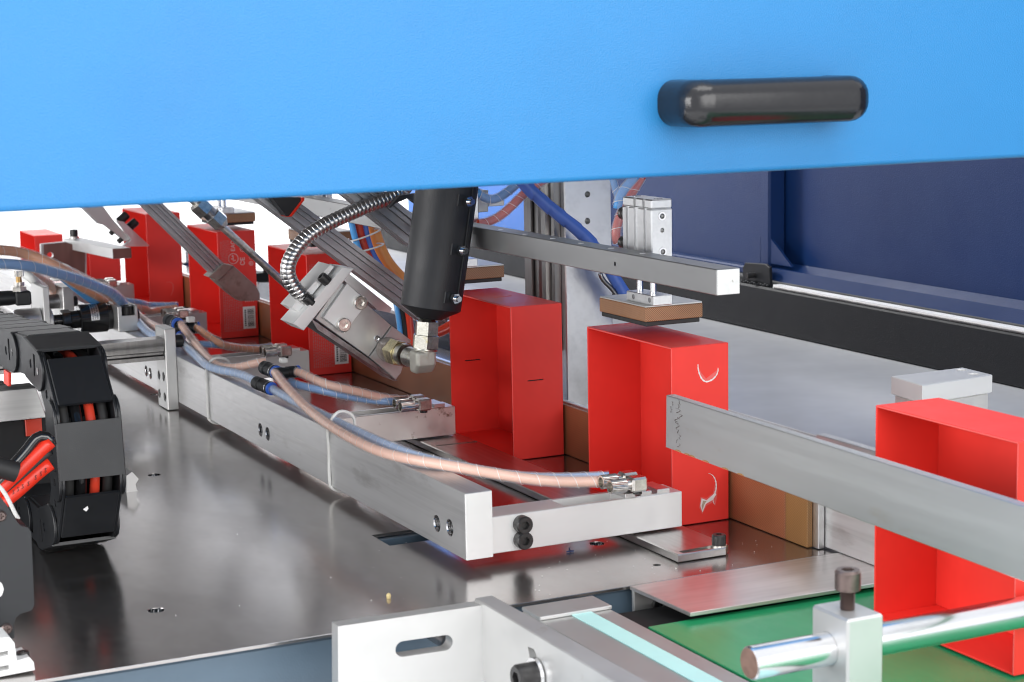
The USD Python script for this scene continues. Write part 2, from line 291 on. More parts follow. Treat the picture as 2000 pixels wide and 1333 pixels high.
# small loose bits
b = P(759, 1163, 'z', .0025); obj('glue_bead', lathe((b[0], b[1], 0), (0, 0, 1), [(0, .0016), (.002, .0020), (.0036, .0016), (.0046, 0)], 16), 'bead_yellow', smooth=60, label='small yellow glue bead lying near the front table edge', cat='glue bead')
for (px, py) in ((1113, 1076),):
    c = P(px, py, 'z', .0012)
    obj('blue_shred', [prism([(c[0]-.004, c[1]-.001), (c[0]+.003, c[1]-.002), (c[0]+.001, c[1]+.0005)], 'z', .0004, .0016), prism([(c[0]-.001, c[1]-.003), (c[0]+.002, c[1]+.003), (c[0]+.0005, c[1]+.003)], 'z', .001, .003)], 'navy_paint', label='dark blue plastic shred on the table below the front arm', cat='shred')
sp = []
for k in range(110):
    x, y = (RNG.uniform(300, 1600), RNG.uniform(1000, 1240)) if k > 70 else (RNG.uniform(1050, 1680), RNG.uniform(1035, 1180))
    c = P(x, y, 'z', .0003)
    if c[1] < 1.335 or c[0] > .93 or (.815 < c[0] < .88 and c[1] > 1.36 and c[1] < 1.5): continue
    s = RNG.uniform(.00025, .0006); m = trimesh.creation.box((s*2, s, s*.8)); m.apply_transform(trimesh.transformations.rotation_matrix(RNG.uniform(0, 6), (0, 0, 1))); m.apply_translation((c[0], c[1], .0006)); sp.append(m)
obj('dust_specks', sp, 'alu_matte', smooth=False, label='pale dust and paper crumbs scattered over the table', cat='dust', kind='stuff')
# ------------------------------------------------------------------ rear deck, beam, rail, navy cover
D = thing('rear_deck', 'smooth grey deck plate behind the box lane', 'deck plate', (1.3, 2, .0))
obj('deck_top', box(1.152, 1.535, .6, 3.98, .024, .03, .0008), 'deck_paint', D)
obj('deck_edge', box(1.154, 1.53, .6, 3.975, -.20, .0238, .001), 'navy_paint', D)
BX = 1.515
obj('rear_beam', box(BX, 1.60, .6, 3.75, .0302, .0955, .003), 'black_paint', label='long black rectangular beam lying on the grey deck under the navy cover', cat='beam')
R = thing('slide_rail', 'bright aluminium slide rail along the top of the black beam', 'rail', (1.53, 1.6, .0955))
obj('rail_top', extr([(-.006, -.0025), (.006, -.0025), (.0062, .005), (.004, .0085), (-.003, .0085), (-.0055, .006), (-.006, .004)], (1.5245, .6, .0985), (1.5245, 2.262, .0985), (1, 0, 0)), 'white_alu', R)
obj('rail_foot', box(1.5165, 1.5183, .6, 2.258, .0957, .0985, .0006), 'rail_steel', R)
W = thing('navy_cover', 'dark navy steel rear cover with ribbed post and lower flange', 'machine cover', (1.56, 2.2, .1))
WX = 1.565
obj('panel', box(WX, WX+.004, .6, 3.35, .10, .75, .001), 'navy_paint', W)
py0, py1 = P(1489, 440, 'x', 1.535)[1], P(1502, 440, 'x', 1.535)[1]
post = extr([(0, 0)], (0, 0, 0), (0, 0, 1)) if False else box(1.535, WX-.001, py1, py0, .103, .75, .003)
obj('post', post, 'navy_paint', W)
py2 = P(1484, 440, 'x', 1.548)[1]
obj('post_fold', box(1.548, WX-.001, py0+.001, py2, .103, .75, .002), 'navy_paint', W)
obj('lower_flange', [prism([(1.533, .1035), (1.5375, .1205), (WX-.001, .1265), (WX-.001, .1035)], 'y', .6, py1-.001), ], 'navy_paint', W)
gz = [P(1499, 466, 'x', 1.537), P(1546, 549, 'x', 1.537)]
obj('gusset', prism([(py1-.001, .1268), (py1-.001, gz[0][2]), (gz[1][1], .1268)], 'x', 1.5375, 1.5415), 'navy_paint', W)
obj('gusset', prism([(py2+.001, .1036), (py2+.001, P(1476, 462, 'x', 1.55)[2]), (P(1443, 522, 'x', 1.55)[1], .1036)], 'x', 1.5495, 1.553), 'navy_paint', W)
obj('lower_flange', box(1.545, WX-.001, py2+.001, 3.34, .1036, .115, .002), 'navy_paint', W)
K = thing('hinge_bracket', 'black welded bracket plate with a stub bolt at the navy post', 'bracket', (1.525, 2.3, .0955))
kq = face_x([(1451, 562), (1451, 522), (1456, 513.5), (1495, 516), (1503, 523), (1505, 566)], 1.523)
ky = [q[0] for q in kq]
obj('plate', prism(kq, 'x', 1.5225, 1.5275, .0008), 'black_paint', K)
c = P(1474, 538, 'x', 1.5225); obj('stub_bolt', cyl(c, c+np.array([-.014, 0, 0]), .004), 'black_oxide', K)
wb = [trimesh.creation.icosphere(1, .0028) for _ in range(13)]
for i, m in enumerate(wb): m.apply_translation((1.5205, min(ky)+.003+(max(ky)-min(ky)-.006)*i/12, .0972+.001*math.sin(i*2.1)))
obj('weld_seam', wb, 'black_paint', K, smooth=60)
# ------------------------------------------------------------------ fence
Fn = thing('guide_fence', 'long low brown laminate guide fence behind the row of red boxes', 'fence', (.947, 2.2, 0))
obj('wear_strip', box(.943, .9488, 1.385, 3.62, .0006, .0555, .0006), 'laminate', Fn)
obj('wear_strip', box(.943, .9488, 1.3505, 1.3845, .0006, .0545, .0006), 'laminate_end', Fn, label='yellower end piece of the strip')
obj('backing_bar', box(.949, .9555, 1.3418, 3.62, .0006, .0572, .0006), 'alu', Fn)
obj('guide_plate', box(.9562, .9665, 1.235, 1.3565, .0016, .1008, .0007), 'alu_brushed_y', label='upright plain aluminium guide plate at the end of the brown fence', cat='guide plate')
A = thing('stop_block', 'bright aluminium clamp block with two holes behind the nearest red box', 'block', (1.15, 1.45, .03))
ztop = .128
q = face_z([(1741, 735), (1880, 718), (1938, 732), (1801, 753)], ztop)
blk = prism(q, 'z', ztop-.0175, ztop, .0008)
for px in ((1877, 723), (1902, 731)):
    c = P(*px, 'z', ztop); blk = blk-cyl((c[0], c[1], ztop-.012), (c[0], c[1], ztop+.01), .0055)
obj('clamp_block', blk, 'alu_bright', A)
cq = np.mean(q, axis=0)
obj('lower_block', prism([tuple(cq+(np.array(p)-cq)*np.array([.93, .9])) for p in q], 'z', .0305, ztop-.018, .001), 'alu_stained', A)
# ------------------------------------------------------------------ red boxes
def slit(cx, cz, Y0, w=.021, h=.0011): return box(cx-w/2, cx+w/2, Y0-.004, Y0+.004, cz-h/2, cz+h/2, .0001)
def red_box(label, Y0, x0=.8792, x1=.9404, z0=.0008, z1=.1685, dy=.163, near_cut=None, far_cut=None, lean=0):
    t = .0017
    B = thing('red_box', label, 'box', ((x0+x1)/2, Y0+dy/2, z0))
    e = .0009
    obj('base_panel', box(x1-t, x1, Y0+t+.0001, Y0+dy-t-.0001, z0+t+.0001, z1-t-.0001, .0003), 'red_paper', B)
    n = box(x0, x1, Y0, Y0+t, z0, z1, e); f = box(x0, x1, Y0+dy-t, Y0+dy, z0, z1, e)
    if near_cut: n = n-near_cut
    if far_cut: f = f-far_cut
    obj('side_wall', n, 'red_paper', B); obj('side_wall', f, 'red_paper', B)
    obj('side_wall', box(x0, x1, Y0+t+.0001, Y0+dy-t-.0001, z0, z0+t, .0005), 'red_paper', B)
    obj('side_wall', box(x0, x1, Y0+t+.0001, Y0+dy-t-.0001, z1-t, z1, .0005), 'red_paper', B)
    obj('worn_rim', [box(x0-.0001, x0+.0008, Y0+.0004, Y0+.0013, z0+.001, z1-.001, .0001), box(x0-.0001, x0+.0008, Y0+.001, Y0+dy-.001, z1-.0013, z1-.0004, .0001)], 'red_worn', B)
    return B
def on_near(B, name, pxs, Y0, mat, t=.00025):
    for i, poly in enumerate(pxs): pass
    return obj(name, [prism(face_y(poly, Y0), 'y', Y0-t, Y0-.00005) for poly in pxs], mat, B, smooth=False)
Bx = [None]*9
Bx[1] = red_box('nearest open red box standing on the green belt at the right edge', 1.006, x0=.8792, x1=.9404, z0=-.0045, z1=.1645)
Bx[2] = red_box('open red box with two torn white scuffs on its end wall', 1.474)
z6 = zoomed(1140, 880, 5.553)
zt = zoomed(1100, 560, 2.381)
B2 = Bx[2]
def stroke(pts, w0, w1):
    pts = resample([np.array([*p, 0.0]) for p in pts], 28)[:, :2]; d = np.gradient(pts, axis=0); d /= np.linalg.norm(d, axis=1)[:, None]; n = np.stack([-d[:, 1], d[:, 0]], 1)
    w = (w0+(w1-w0)*np.sin(np.linspace(0, np.pi, 28)))[:, None]*(1+.35*np.sin(np.arange(28)*2.3))[:, None]
    return np.vstack([pts+n*w, (pts-n*w)[::-1]])
obj('crumple', prism(face_y([zt(*p) for p in ((622, 360), (634, 420), (660, 448), (700, 436), (722, 385), (700, 400), (664, 428), (640, 400))], 1.474), 'y', 1.4737, 1.474), 'red_worn', B2, smooth=False)
obj('crumple', prism(face_y([z6(*p) for p in ((1252, 620), (1268, 505), (1330, 520), (1400, 470), (1430, 330), (1450, 440), (1440, 520), (1425, 600), (1405, 560), (1330, 600), (1285, 690))], 1.474), 'y', 1.4737, 1.474), 'red_worn', B2, smooth=False)
obj('scuff', prism(face_y(stroke([zt(626, 362), zt(632, 405), zt(662, 442), zt(695, 430), zt(718, 395), zt(719, 378)], .5, 1.3), 1.474), 'y', 1.4734, 1.474), 'torn_white', B2, smooth=False)
obj('scuff', prism(face_y(stroke([z6(1350, 250), z6(1400, 275), z6(1432, 350), z6(1430, 430), z6(1412, 480), z6(1416, 585)], .3, 1.1), 1.474), 'y', 1.4734, 1.474), 'torn_white', B2, smooth=False)
obj('torn_patch', prism(face_y([z6(*p) for p in ((1275, 520), (1330, 540), (1400, 480), (1425, 455), (1432, 480), (1395, 535), (1320, 580), (1285, 670), (1262, 600))], 1.474), 'y', 1.4732, 1.474), 'torn_white', B2, smooth=False)
obj('torn_patch', prism(face_y([z6(*p) for p in ((1290, 545), (1325, 548), (1300, 590), (1284, 640), (1275, 600))], 1.474), 'y', 1.4729, 1.4733), 'torn_board', B2, smooth=False)
p3 = P(1046, 743, 'y', 1.8075); p3b = P(924, 704, 'y', 1.968)
Bx[3] = red_box('open red box with one thin slit in its end wall behind the front arm', 1.8075, near_cut=slit(p3[0], p3[2], 1.8075, .019, .0013), far_cut=slit(p3b[0], p3b[2], 1.9695, .020, .0013))
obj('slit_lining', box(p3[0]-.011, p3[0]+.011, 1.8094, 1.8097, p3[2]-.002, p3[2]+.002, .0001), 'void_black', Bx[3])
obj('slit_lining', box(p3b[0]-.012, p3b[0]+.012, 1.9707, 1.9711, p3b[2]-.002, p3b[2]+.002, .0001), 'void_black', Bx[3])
obj('scratch', prism(face_z([(963, 580), (998, 577), (999, 578.2), (964, 581)], .1687), 'z', .1686, .1689), 'red_worn', Bx[3], smooth=False)
Bx[4] = red_box('printed red box with barcode partly hidden behind the glue head block', 2.445)
Bx[5] = red_box('printed red box with barcode and mark symbols below the chisel tipped rod', 2.849)
Bx[6] = red_box('plain red box behind the pointed flat bracket', 3.262)
Bx[7] = red_box('low far red box just left of the pointed bracket box', 3.695, z1=.066)
Bx[8] = red_box('farthest low red box at the left edge', 4.19, z1=.0575)
obj('far_table', box(.2, 1.4, 3.985, 4.6, -.02, 0, .002), 'steel_plate', label='steel outfeed table beyond the end of the machine table', cat='table')
def printing(B, Y0):
    """flat print on the end wall: marks, small text, barcode sticker"""
    F = lambda u, v: np.array([.8792+.0612*u, .0008+.1677*v])   # wall coordinates 0..1
    y = Y0
    def rows(u0, u1, v0, v1, n, mat, vertical=True):
        out = []
        for k in range(n):
            u = u0+(u1-u0)*(k+.5)/n; w = (u1-u0)/n*.28; v = v0
            while v < v1:
                L = RNG.uniform(.008, .03)
                a, b = F(u-w, v), F(u+w, min(v+L, v1)); out.append(box(a[0], b[0], y-.0002, y-.00005, a[1], b[1], .00001)); v += L+.006
        obj('small_print', out, mat, B, smooth=False)
    rows(.06, .32, .52, .92, 7, 'print_faint'); rows(.08, .60, .06, .44, 11, 'print_faint'); rows(.66, .92, .33, .45, 5, 'print_white')
    def text(s, u, v, h, turn, mat='print_white', bold=True):
        m = meshkit.text_mesh(s, h, .0002, bold); m.apply_translation(-m.bounds.mean(0))
        R = trimesh.transformations.rotation_matrix
        m.apply_transform(R(math.radians(turn), (0, 0, 1))); m.apply_transform(R(math.pi/2, (1, 0, 0)))
        c = F(u, v); m.apply_translation((c[0], y-.0002, c[1])); return m
    obj('conformity_mark', text('EAC', .40, .865, .0062, 90), 'print_white', B, smooth=False)
    obj('conformity_mark', text('CE', .64, .715, .0072, 90), 'print_white', B, smooth=False)
    def ring(u, v, r, w):
        c = F(u, v); a = np.linspace(0, 2*np.pi, 28, endpoint=False); o = [(c[0]+r*math.cos(t), c[1]+r*math.sin(t)) for t in a]; i = [(c[0]+(r-w)*math.cos(t), c[1]+(r-w)*math.sin(t)) for t in a]
        return prism(o, 'y', y-.0002, y-.00005, holes=[i])
    c = F(.40, .745)
    man = [box(c[0]-.0035, c[0]-.0005, y-.0002, y-.00005, c[1]-.001, c[1]+.0004, .00001), box(c[0]-.0006, c[0]+.0006, y-.0002, y-.00005, c[1]-.004, c[1]+.004, .00001), cyl((c[0]-.001, y-.0002, c[1]+.0042), (c[0]-.001, y-.00005, c[1]+.0042), .0014, n=14), box(c[0]+.001, c[0]+.004, y-.0002, y-.00005, c[1]-.0035, c[1]-.0022, .00001)]
    obj('tidy_symbol', [ring(.40, .745, .0085, .0011)]+man, 'print_white', B, smooth=False)
    c = F(.66, .83)
    obj('recycling_symbol', [ring(.66, .83, .0045, .0009), prism([(c[0]+.0025*math.cos(t), c[1]+.0025*math.sin(t)) for t in np.linspace(.4, 3.5, 14)], 'y', y-.0002, y-.00005)], 'print_white', B, smooth=False)
    obj('oval_symbol', [ring(.87, .69, .0036, .0009), ring(.87, .69, .0016, .0009), ring(.87, .745, .0030, .0005)], 'print_white', B, smooth=False)
    a, b = F(.60, .075), F(.93, .285)
    st = obj('barcode_sticker', box(a[0], b[0], y-.0003, y-.00005, a[1], b[1], .00005), 'label_white', B, smooth=False)
    bars = []; v = .095
    while v < .262:
        hgt = RNG.choice([.0016, .003, .0046]); p, q = F(.72, v), F(.885, min(v+hgt, .265)); bars.append(box(p[0], q[0], y-.00045, y-.0003, p[1], q[1], .00001)); v += hgt+RNG.choice([.002, .0035, .005])
    for k in range(9): p, q = F(.64, .10+k*.018), F(.68, .112+k*.018); bars.append(box(p[0], q[0], y-.00045, y-.0003, p[1], q[1], .00001))
    obj('barcode', bars, 'ink', st, smooth=False)
printing(Bx[4], 2.445); printing(Bx[5], 2.849)
c = P(330, 565, 'y', 3.262)
obj('dent', prism(face_y(stroke([(325, 552), (337, 555), (338, 566), (333, 578)], .3, .8), 3.262), 'y', 3.2616, 3.262), 'red_worn', Bx[6], smooth=False)
# ------------------------------------------------------------------ pusher beam with cross arms
PB = thing('pusher_beam', 'long brushed aluminium pusher beam with side arms above the table', 'pusher beam', (.66, 2.2, .0097))
bm = box(.65, .6755, 1.4328, 3.75, .0097, .0685, .0006)
cb = []
for (px, py) in ((853, 1023), (878, 1031), (508.5, 840), (522.5, 848), (285.5, 725), (293.5, 730)):
    c = P(px, py, 'x', .65); cb.append(c); bm = bm-cyl(c+np.array([-.01, 0, 0]), c+np.array([.012, 0, 0]), .0078)
obj('beam', bm, 'alu_brushed_y', PB)
obj('end_face', box(.6504, .6751, 1.4323, 1.4327, .0101, .0681, .0001), 'alu_bright', PB)
for c in cb:
    o = obj('counterbore', m3.Manifold.cylinder(.0115, .0077, .0077, 32).transform(np.column_stack([[0, 1, 0], [0, 0, 1], [1, 0, 0], c+np.array([.0003, 0, 0])]))-cyl(c-np.array([.01, 0, 0]), c+np.array([.0095, 0, 0]), .0066, n=28)-cyl(c-np.array([.0005, 0, 0]), c+np.array([.002, 0, 0]), .0079, .0062, n=28), 'chrome', PB)
    obj('screw', bolt(c+np.array([.0095, 0, 0]), (-1, 0, 0), .0060, .006), 'black_oxide', o)
ARMS = [1.441, 1.93, 2.41, 2.865, 3.30]
AXE = [.8695, .866, .866, .862, .862]
for k, (ya, xe) in enumerate(zip(ARMS, AXE)):
    z0, z1 = .0098, .0425
    arm = box(.6758, xe, ya, ya+.034, z0, z1, .0006)
    arm = arm-box(xe-.118, xe-.058, ya+.005, ya+.029, z1-.02, z1+.01, .0005)   # pocket
    a = obj('cross_arm', arm, ['alu_bright', 'alu_stained', 'alu_matte', 'alu_matte', 'alu_matte'][k], PB)
    st = box(xe-.058, xe-.012, ya+.0015, ya+.0325, z1, z1+.0042, .0004)
    for s in (.045, .028): st = st-box(xe-s-.003, xe-s+.003, ya, ya+.04, z1+.0006, z1+.01, .0002)
    obj('slotted_pad', st, 'alu', a)
    if k in (0,):
        for zz in (.0335, .0195):
            c = np.array([.7065, ya, zz]); obj('arm_screw', bolt(c, (0, -1, 0), .0078, .0095), 'black_oxide', a)
VP = thing('rail_bracket', 'upright aluminium bracket plate screwed to the side of the pusher beam', 'bracket', (.64, 2.3, 0))
vx = .636
vp = box(vx, .6498, 2.298, 2.342, .0008, .104, .0007)
vs = []
for (px, py) in ((310.5, 733), (319.5, 736), (311.5, 769), (322, 776)):
    c = P(px, py, 'x', vx); vs.append(c); vp = vp-cyl(c-np.array([.01, 0, 0]), c+np.array([.007, 0, 0]), .0058)
obj('plate', vp, 'alu_matte', VP)
for c in vs: obj('screw', bolt(c+np.array([.0065, 0, 0]), (-1, 0, 0), .0051, .006), 'black_oxide', VP)
c = P(350, 678, 'x', .652); c[1] = 2.31; c[2] = .084; obj('cap_screw', bolt((.6502, 2.31, .086), (1, 0, 0), .008, .012), 'black_oxide', VP)
LR = thing('linear_rail', 'grooved steel linear rail running left from the upright bracket plate', 'rail', (.4, 2.31, .06))
rz0, rz1 = P(300, 706, 'y', 2.30)[2], P(300, 664, 'y', 2.30)[2]
hh = rz1-rz0
pr = [(0, 0), (.004, 0), (.004, hh*.18), (.0075, hh*.24), (.0075, hh*.34), (.001, hh*.42), (.001, hh*.62), (.0, hh*.7), (0, hh), (.028, hh), (.028, 0)]
obj('rail_body', m3.CrossSection([np.array([(2.302+a-.002, rz0+b) for a, b in pr][::-1])], m3.FillRule.NonZero).extrude(.40).transform(np.hstack([np.array([[0, 0, 1], [1, 0, 0], [0, 1, 0]], float), np.array([[.2355], [0], [0]])])), 'rail_steel', LR)
# ------------------------------------------------------------------ blue front hood with handle
PY = 1.2
zl, zr = P(0, 416, 'y', PY), P(2000, 309, 'y', PY); zb = (zl[2]+zr[2])/2
H = thing('front_hood', 'large sky-blue sheet metal hood panel with black bow handle', 'machine hood', (.6, PY, zb))
pr = m3.CrossSection([np.array([(0, .004), (.0012, .0012), (.004, 0), (.022, 0), (.022, .0015), (.0055, .0015), (.0015, .0055), (.0015, .62), (0, .62)])])
obj('panel', pr.extrude(2.4).transform(np.hstack([np.array([[0, 0, 1], [1, 0, 0], [0, 1, 0]], float), np.array([[-.7], [PY], [zb]])])), 'blue_paint', H, smooth=50)
obj('roof', box(-.35, 1.12, PY+.03, 4.3, .60, .604, .001), 'roof_paint', H)
g0, g1 = P(1347, 200, 'y', PY-.045), P(1716, 200, 'y', PY-.045)
zh = (P(1500, 153, 'y', PY-.045)[2]+P(1500, 246, 'y', PY-.045)[2])/2; hz = (P(1500, 153, 'y', PY-.045)[2]-P(1500, 246, 'y', PY-.045)[2])/2
x0, x1, yf, yb = g0[0], g1[0], PY-.047, PY+.0135
def arc(cx, cy, r, a0, a1, n=7): return [(cx+r*math.cos(t), cy+r*math.sin(t)) for t in np.linspace(math.radians(a0), math.radians(a1), n)]
rr = .0142; o = .0305
outer = [(x0+rr, yb-rr)]+arc(x0+.021, yf+.021, .021-rr, 180, 270)+arc(x1-.021, yf+.021, .021-rr, 270, 360)+[(x1-rr, yb-rr)]
inner = [(x1-o+rr, yb-rr)]+[(x1-o+rr, yf+o-rr+.003), (x1-o+rr-.003, yf+o-rr)]+[(x0+o-rr+.003, yf+o-rr), (x0+o-rr, yf+o-rr+.003), (x0+o-rr, yb-rr)]
U = m3.CrossSection([np.array(outer+inner)], m3.FillRule.NonZero).extrude(2*hz-2*rr).translate([0, 0, zh-hz+rr])
U = U.minkowski_sum(m3.Manifold.sphere(rr, 28))
obj('handle', U, 'handle_black', H, smooth=40)
# ------------------------------------------------------------------ bridge bar and pressers
QB = thing('bridge_bar', 'square steel bar with a row of holes above the red boxes', 'bar', (.872, 2.2, .2295))
qb = box(.86, .8835, 1.3665, 3.35, .2295, .2522, .0008)
qh = [P(*p, 'z', .2522) for p in ((978, 449), (1026, 458), (1080, 466.5), (1135, 475.5), (1193, 485.5), (1255, 496))]
for c in qh: qb = qb-cyl((c[0], c[1], .2), (c[0], c[1], .3), .0032, n=20)
c = P(1201, 516, 'x', .86); qb = qb-cyl(c-np.array([.01, 0, 0]), c+np.array([.01, 0, 0]), .0022, n=16)
obj('bar', qb, 'bar_steel', QB)
obj('end_face', box(.8606, .8829, 1.3660, 1.3664, .2301, .2516, .0001), 'bar_end', QB)
for c in qh: obj('bushing', cyl((c[0], c[1], .2518), (c[0], c[1], .2525), .0029, n=20), 'white_plastic', QB)
def presser():
    T = thing('presser', 'pneumatic presser with brown laminate pad hanging over the torn red box', 'presser', (.916, 1.5765, .18), 'pressers along the bridge bar')
    obj('rubber_sheet', box(.8865, .9455, 1.5325, 1.6195, .1805, .1848, .0005), 'black_rubber', T)
    obj('pad', box(.885, .948, 1.531, 1.621, .185, .1985, .0006), 'laminate_pad', T)
    obj('pad_plate', box(.8853, .9477, 1.5313, 1.6207, .1986, .2002, .0004), 'alu_matte', T)
    b0 = P(1277, 598, 'z', .2003); b1 = P(1315, 596, 'z', .2003); b2 = P(1223, 584, 'z', .2003)
    foot = box(b0[0], b0[0]+.0205, b0[1], b0[1]+.052, .2003, .2095, .0006); obj('foot_block', foot, 'alu', T)
    for dy in (.008, .0385):
        c = (b0[0]-.0001, b0[1]+dy, .205); obj('foot_screw', bolt(c, (-1, 0, 0), .0025, .0006), 'dark_steel', T)
    for px, py in ((1276, 572), (1250, 566)):
        c = P(px, py, 'x', b0[0]+.0095); obj('guide_rod', cyl((c[0], c[1], .2096), (c[0], c[1], .2365), .0031), 'chrome', T)
    x0, x1, y0, y1 = .9, .9235, 1.5445, 1.6005
    body = box(x0, x1, y0, y1, .2355, .2895, .0012)
    for yy, w in ((1.5565, .0028), (1.5735, .0042), (1.5905, .0028)):
        body = body-box(x0-.01, x0+.0026, yy-w, yy+w, .2, .3, .0002)
    hs = [P(*zoomed(900, 340, 3.448)(*p), 'y', y0) for p in ((1355, 285), (1357, 380), (1360, 525))]
    for c, r in zip(hs, (.0042, .0022, .0042)): body = body-cyl(c-np.array([0, .01, 0]), c+np.array([0, .008, 0]), r, n=24)
    obj('cylinder_body', body, 'alu', T)
    for c in (hs[0], hs[2]): obj('port_ring', cyl(c-np.array([0, .0004, 0]), c+np.array([0, .004, 0]), .0041, n=24)-cyl(c-np.array([0, .01, 0]), c+np.array([0, .01, 0]), .0026, n=20), 'chrome', T)
    cap = box(x0+.0003, x1-.0003, y0+.0003, y1-.0003, .2897, .2985, .0012)
    for yy in (1.5595, 1.5765): cap = cap-box(x0-.01, x0+.004, yy-.0022, yy+.0022, .28, .31, .0002)
    obj('end_cap', cap, 'alu', T)
    for yy in (1.552, 1.593): obj('cap_screw', bolt((x0+.012, yy, .2983), (0, 0, 1), .0042, .0012), 'dark_steel', T)
    for zz in (.281, .2525):
        obj('port_fitting', lathe((x0+.008, y1, zz), (0, 1, 0), [(0, .0055), (.006, .0055), (.0062, .0068), (.012, .0066)], 20), 'rail_steel', T)
    obj('hanger', [box(.9236, .930, 1.56, 1.59, .232, .288, .0008), box(.884, .930, 1.565, 1.585, .232, .2353, .0004)], 'alu_matte', T)
    return T
pr1 = presser()
def copy(root, dx, label, group, dz=0):
    p = stage.GetPrimAtPath(root); path = numbered('/World', p.GetName()); x = UsdGeom.Xform.Define(stage, path)
    x.GetPrim().GetReferences().AddInternalReference(p.GetPath()); x.GetPrim().SetInstanceable(True)
    t = LOC[root]+np.array(dx); x.ClearXformOpOrder(); x.GetPrim().GetAttribute('xformOp:translate').Set(Gf.Vec3d(*map(float, t))); x.SetXformOpOrder([UsdGeom.XformOp(x.GetPrim().GetAttribute('xformOp:translate'))])
    tag(x.GetPrim(), label, None, group)
for px, lb in (((985, 530), 'presser with brown pad over the red box that has a slit'), ((690, 462), 'presser with brown pad behind the ribbed metal hose'), ((499, 424), 'farthest presser with brown pad right of the hex fitting')):
    c = P(*px, 'x', .948); copy(pr1, (0, c[1]-1.531, c[2]-.192), lb, 'pressers along the bridge bar')
# ------------------------------------------------------------------ column with rail
C = thing('column', 'grey aluminium upright column with bolt holes and dark rail on its side', 'column', (1.06, 2, .03))
cx0, cx1, cy0, cy1 = 1.03, 1.093, 1.969, 2.062
co = box(cx0, cx1, cy0, cy1, .001, .5995, .0012)
for p in ((853, 138), (853, 318)):
    c = P(*zoomed(900, 340, 3.448)(*p), 'y', cy0); co = co-cyl(c-np.array([0, .01, 0]), c+np.array([0, .02, 0]), .0037, n=24)
obj('post', co, 'alu', C)
ya, yb_ = P(1082, 560, 'x', 1.02)[1], P(1044, 560, 'x', 1.02)[1]
w = yb_-ya
prof = [(0, 0), (0, .008), (.15, .008), (.2, .004), (.3, .004), (.34, .011), (.55, .011), (.6, .005), (.72, .005), (.78, .009), (.97, .009), (1, .004), (1, 0)]
obj('side_rail', m3.CrossSection([np.array([(ya+u*w, -v) for u, v in prof])], m3.FillRule.NonZero).extrude(.5).transform(np.hstack([np.array([[0, 1, 0], [1, 0, 0], [0, 0, 1]], float), np.array([[cx0-.0005], [0], [.085]])])), 'rail_steel', C)
obj('rack_strip', box(cx0-.013, cx0-.001, yb_+.001, yb_+.02, .09, .59, .0006)-cyl((1.0, yb_+.01, .213), (1.05, yb_+.01, .213), .004), 'rail_steel', C)
c = P(1091, 580, 'x', cx0); obj('side_screw', bolt(c, (-1, 0, 0), .004, .002), 'rail_steel', C)
# ------------------------------------------------------------------ hoses
def hose(name, label, pts, r, core, wrap=True, pitch=.016, group=None, cat='hose', flare=.05):
    pts = [np.array(p, float) for p in pts]
    T = thing(name, label, cat, np.round(pts[0], 4), group)
    obj('tube', tube(pts, r), core, T, smooth=True)
    if wrap:
        obj('spiral_wrap', spiral(pts, r*1.22, pitch, .95, flare), 'wrap_clear', T, smooth=True)
        obj('wrap_edge', spiral(pts, r*1.22, pitch, .95, flare, w=.0009), 'wrap_edge', T, smooth=False)
    return T
Z = lambda z, *px: [P(x, y, 'z', z) for x, y in px]
Yp = lambda Y, *px: [P(x, y, 'y', Y) for x, y in px]
Zv = lambda *p: [P(x, y, 'z', z) for x, y, z in p]
Xp = lambda X, *px: [P(x, y, 'x', X) for x, y in px]
# upper blue, orange hoses behind the hood
T = thing('spiral_hose', 'thick opaque blue spiral wrapped hose slanting across the grey column', 'hose', P(1040, 372, 'y', 1.93))
pb = Yp(1.93, (1010, 345), (1050, 385), (1098, 425), (1150, 470), (1195, 535), (1225, 585), (1250, 640))
obj('tube', tube(pb, .0066), 'hose_blue', T, smooth=True); obj('spiral_wrap', spiral(pb, .0072, .026, .985, .12), 'hose_blue', T, smooth=True)
hose('air_hose', 'orange spiral wrapped hose curving to the square bar beside the black sleeve', Yp(1.97, (1090, 335), (1052, 358), (1025, 378), (1000, 402), (978, 421), (958, 432), (932, 437)), .0048, 'tube_red', pitch=.013)
hose('air_hose', 'greyish blue spiral wrapped hose just right of the black sleeve top', Yp(1.99, (1030, 345), (1000, 368), (980, 383), (962, 390), (945, 386), (930, 374)), .0048, 'tube_blue', pitch=.013)
hose('air_hose', 'blue hose dropping to the upper port of the torn box presser', Yp(1.66, (1246, 338), (1232, 355), (1218, 372), (1209, 392), (1206, 408)), .0044, 'tube_blue', pitch=.014)
hose('air_hose', 'pink hose dropping behind the presser cylinder to its lower port', Yp(1.67, (1258, 338), (1243, 362), (1224, 395), (1208, 432), (1203, 455), (1206, 474)), .0044, 'tube_red', pitch=.014)
hose('air_hose', 'thin blue hose slanting behind the upper port of the nearest presser', Yp(1.75, (1195, 345), (1201, 365), (1207, 385)), .0035, 'tube_blue', pitch=.013)
obj('grey_cable', tube(Yp(1.93, (1172, 534), (1182, 552), (1196, 566), (1206, 582), (1215, 600)), .0028), 'rail_steel', label='thin grey cable curving down in front of the column under the bar', cat='cable', smooth=True)
CL = thing('valve_block', 'light grey valve block behind the top of the black sleeve', 'block', P(945, 400, 'y', 2.02))
obj('upper_block', prism(face_y([(931, 372), (954, 372), (954, 414), (931, 416)], 2.04), 'y', 2.04, 2.07, .0008), 'alu_matte', CL)
obj('lower_block', prism(face_y([(954, 394), (985, 392), (985, 402), (954, 404)], 2.05), 'y', 2.05, 2.08, .0006), 'alu', CL)
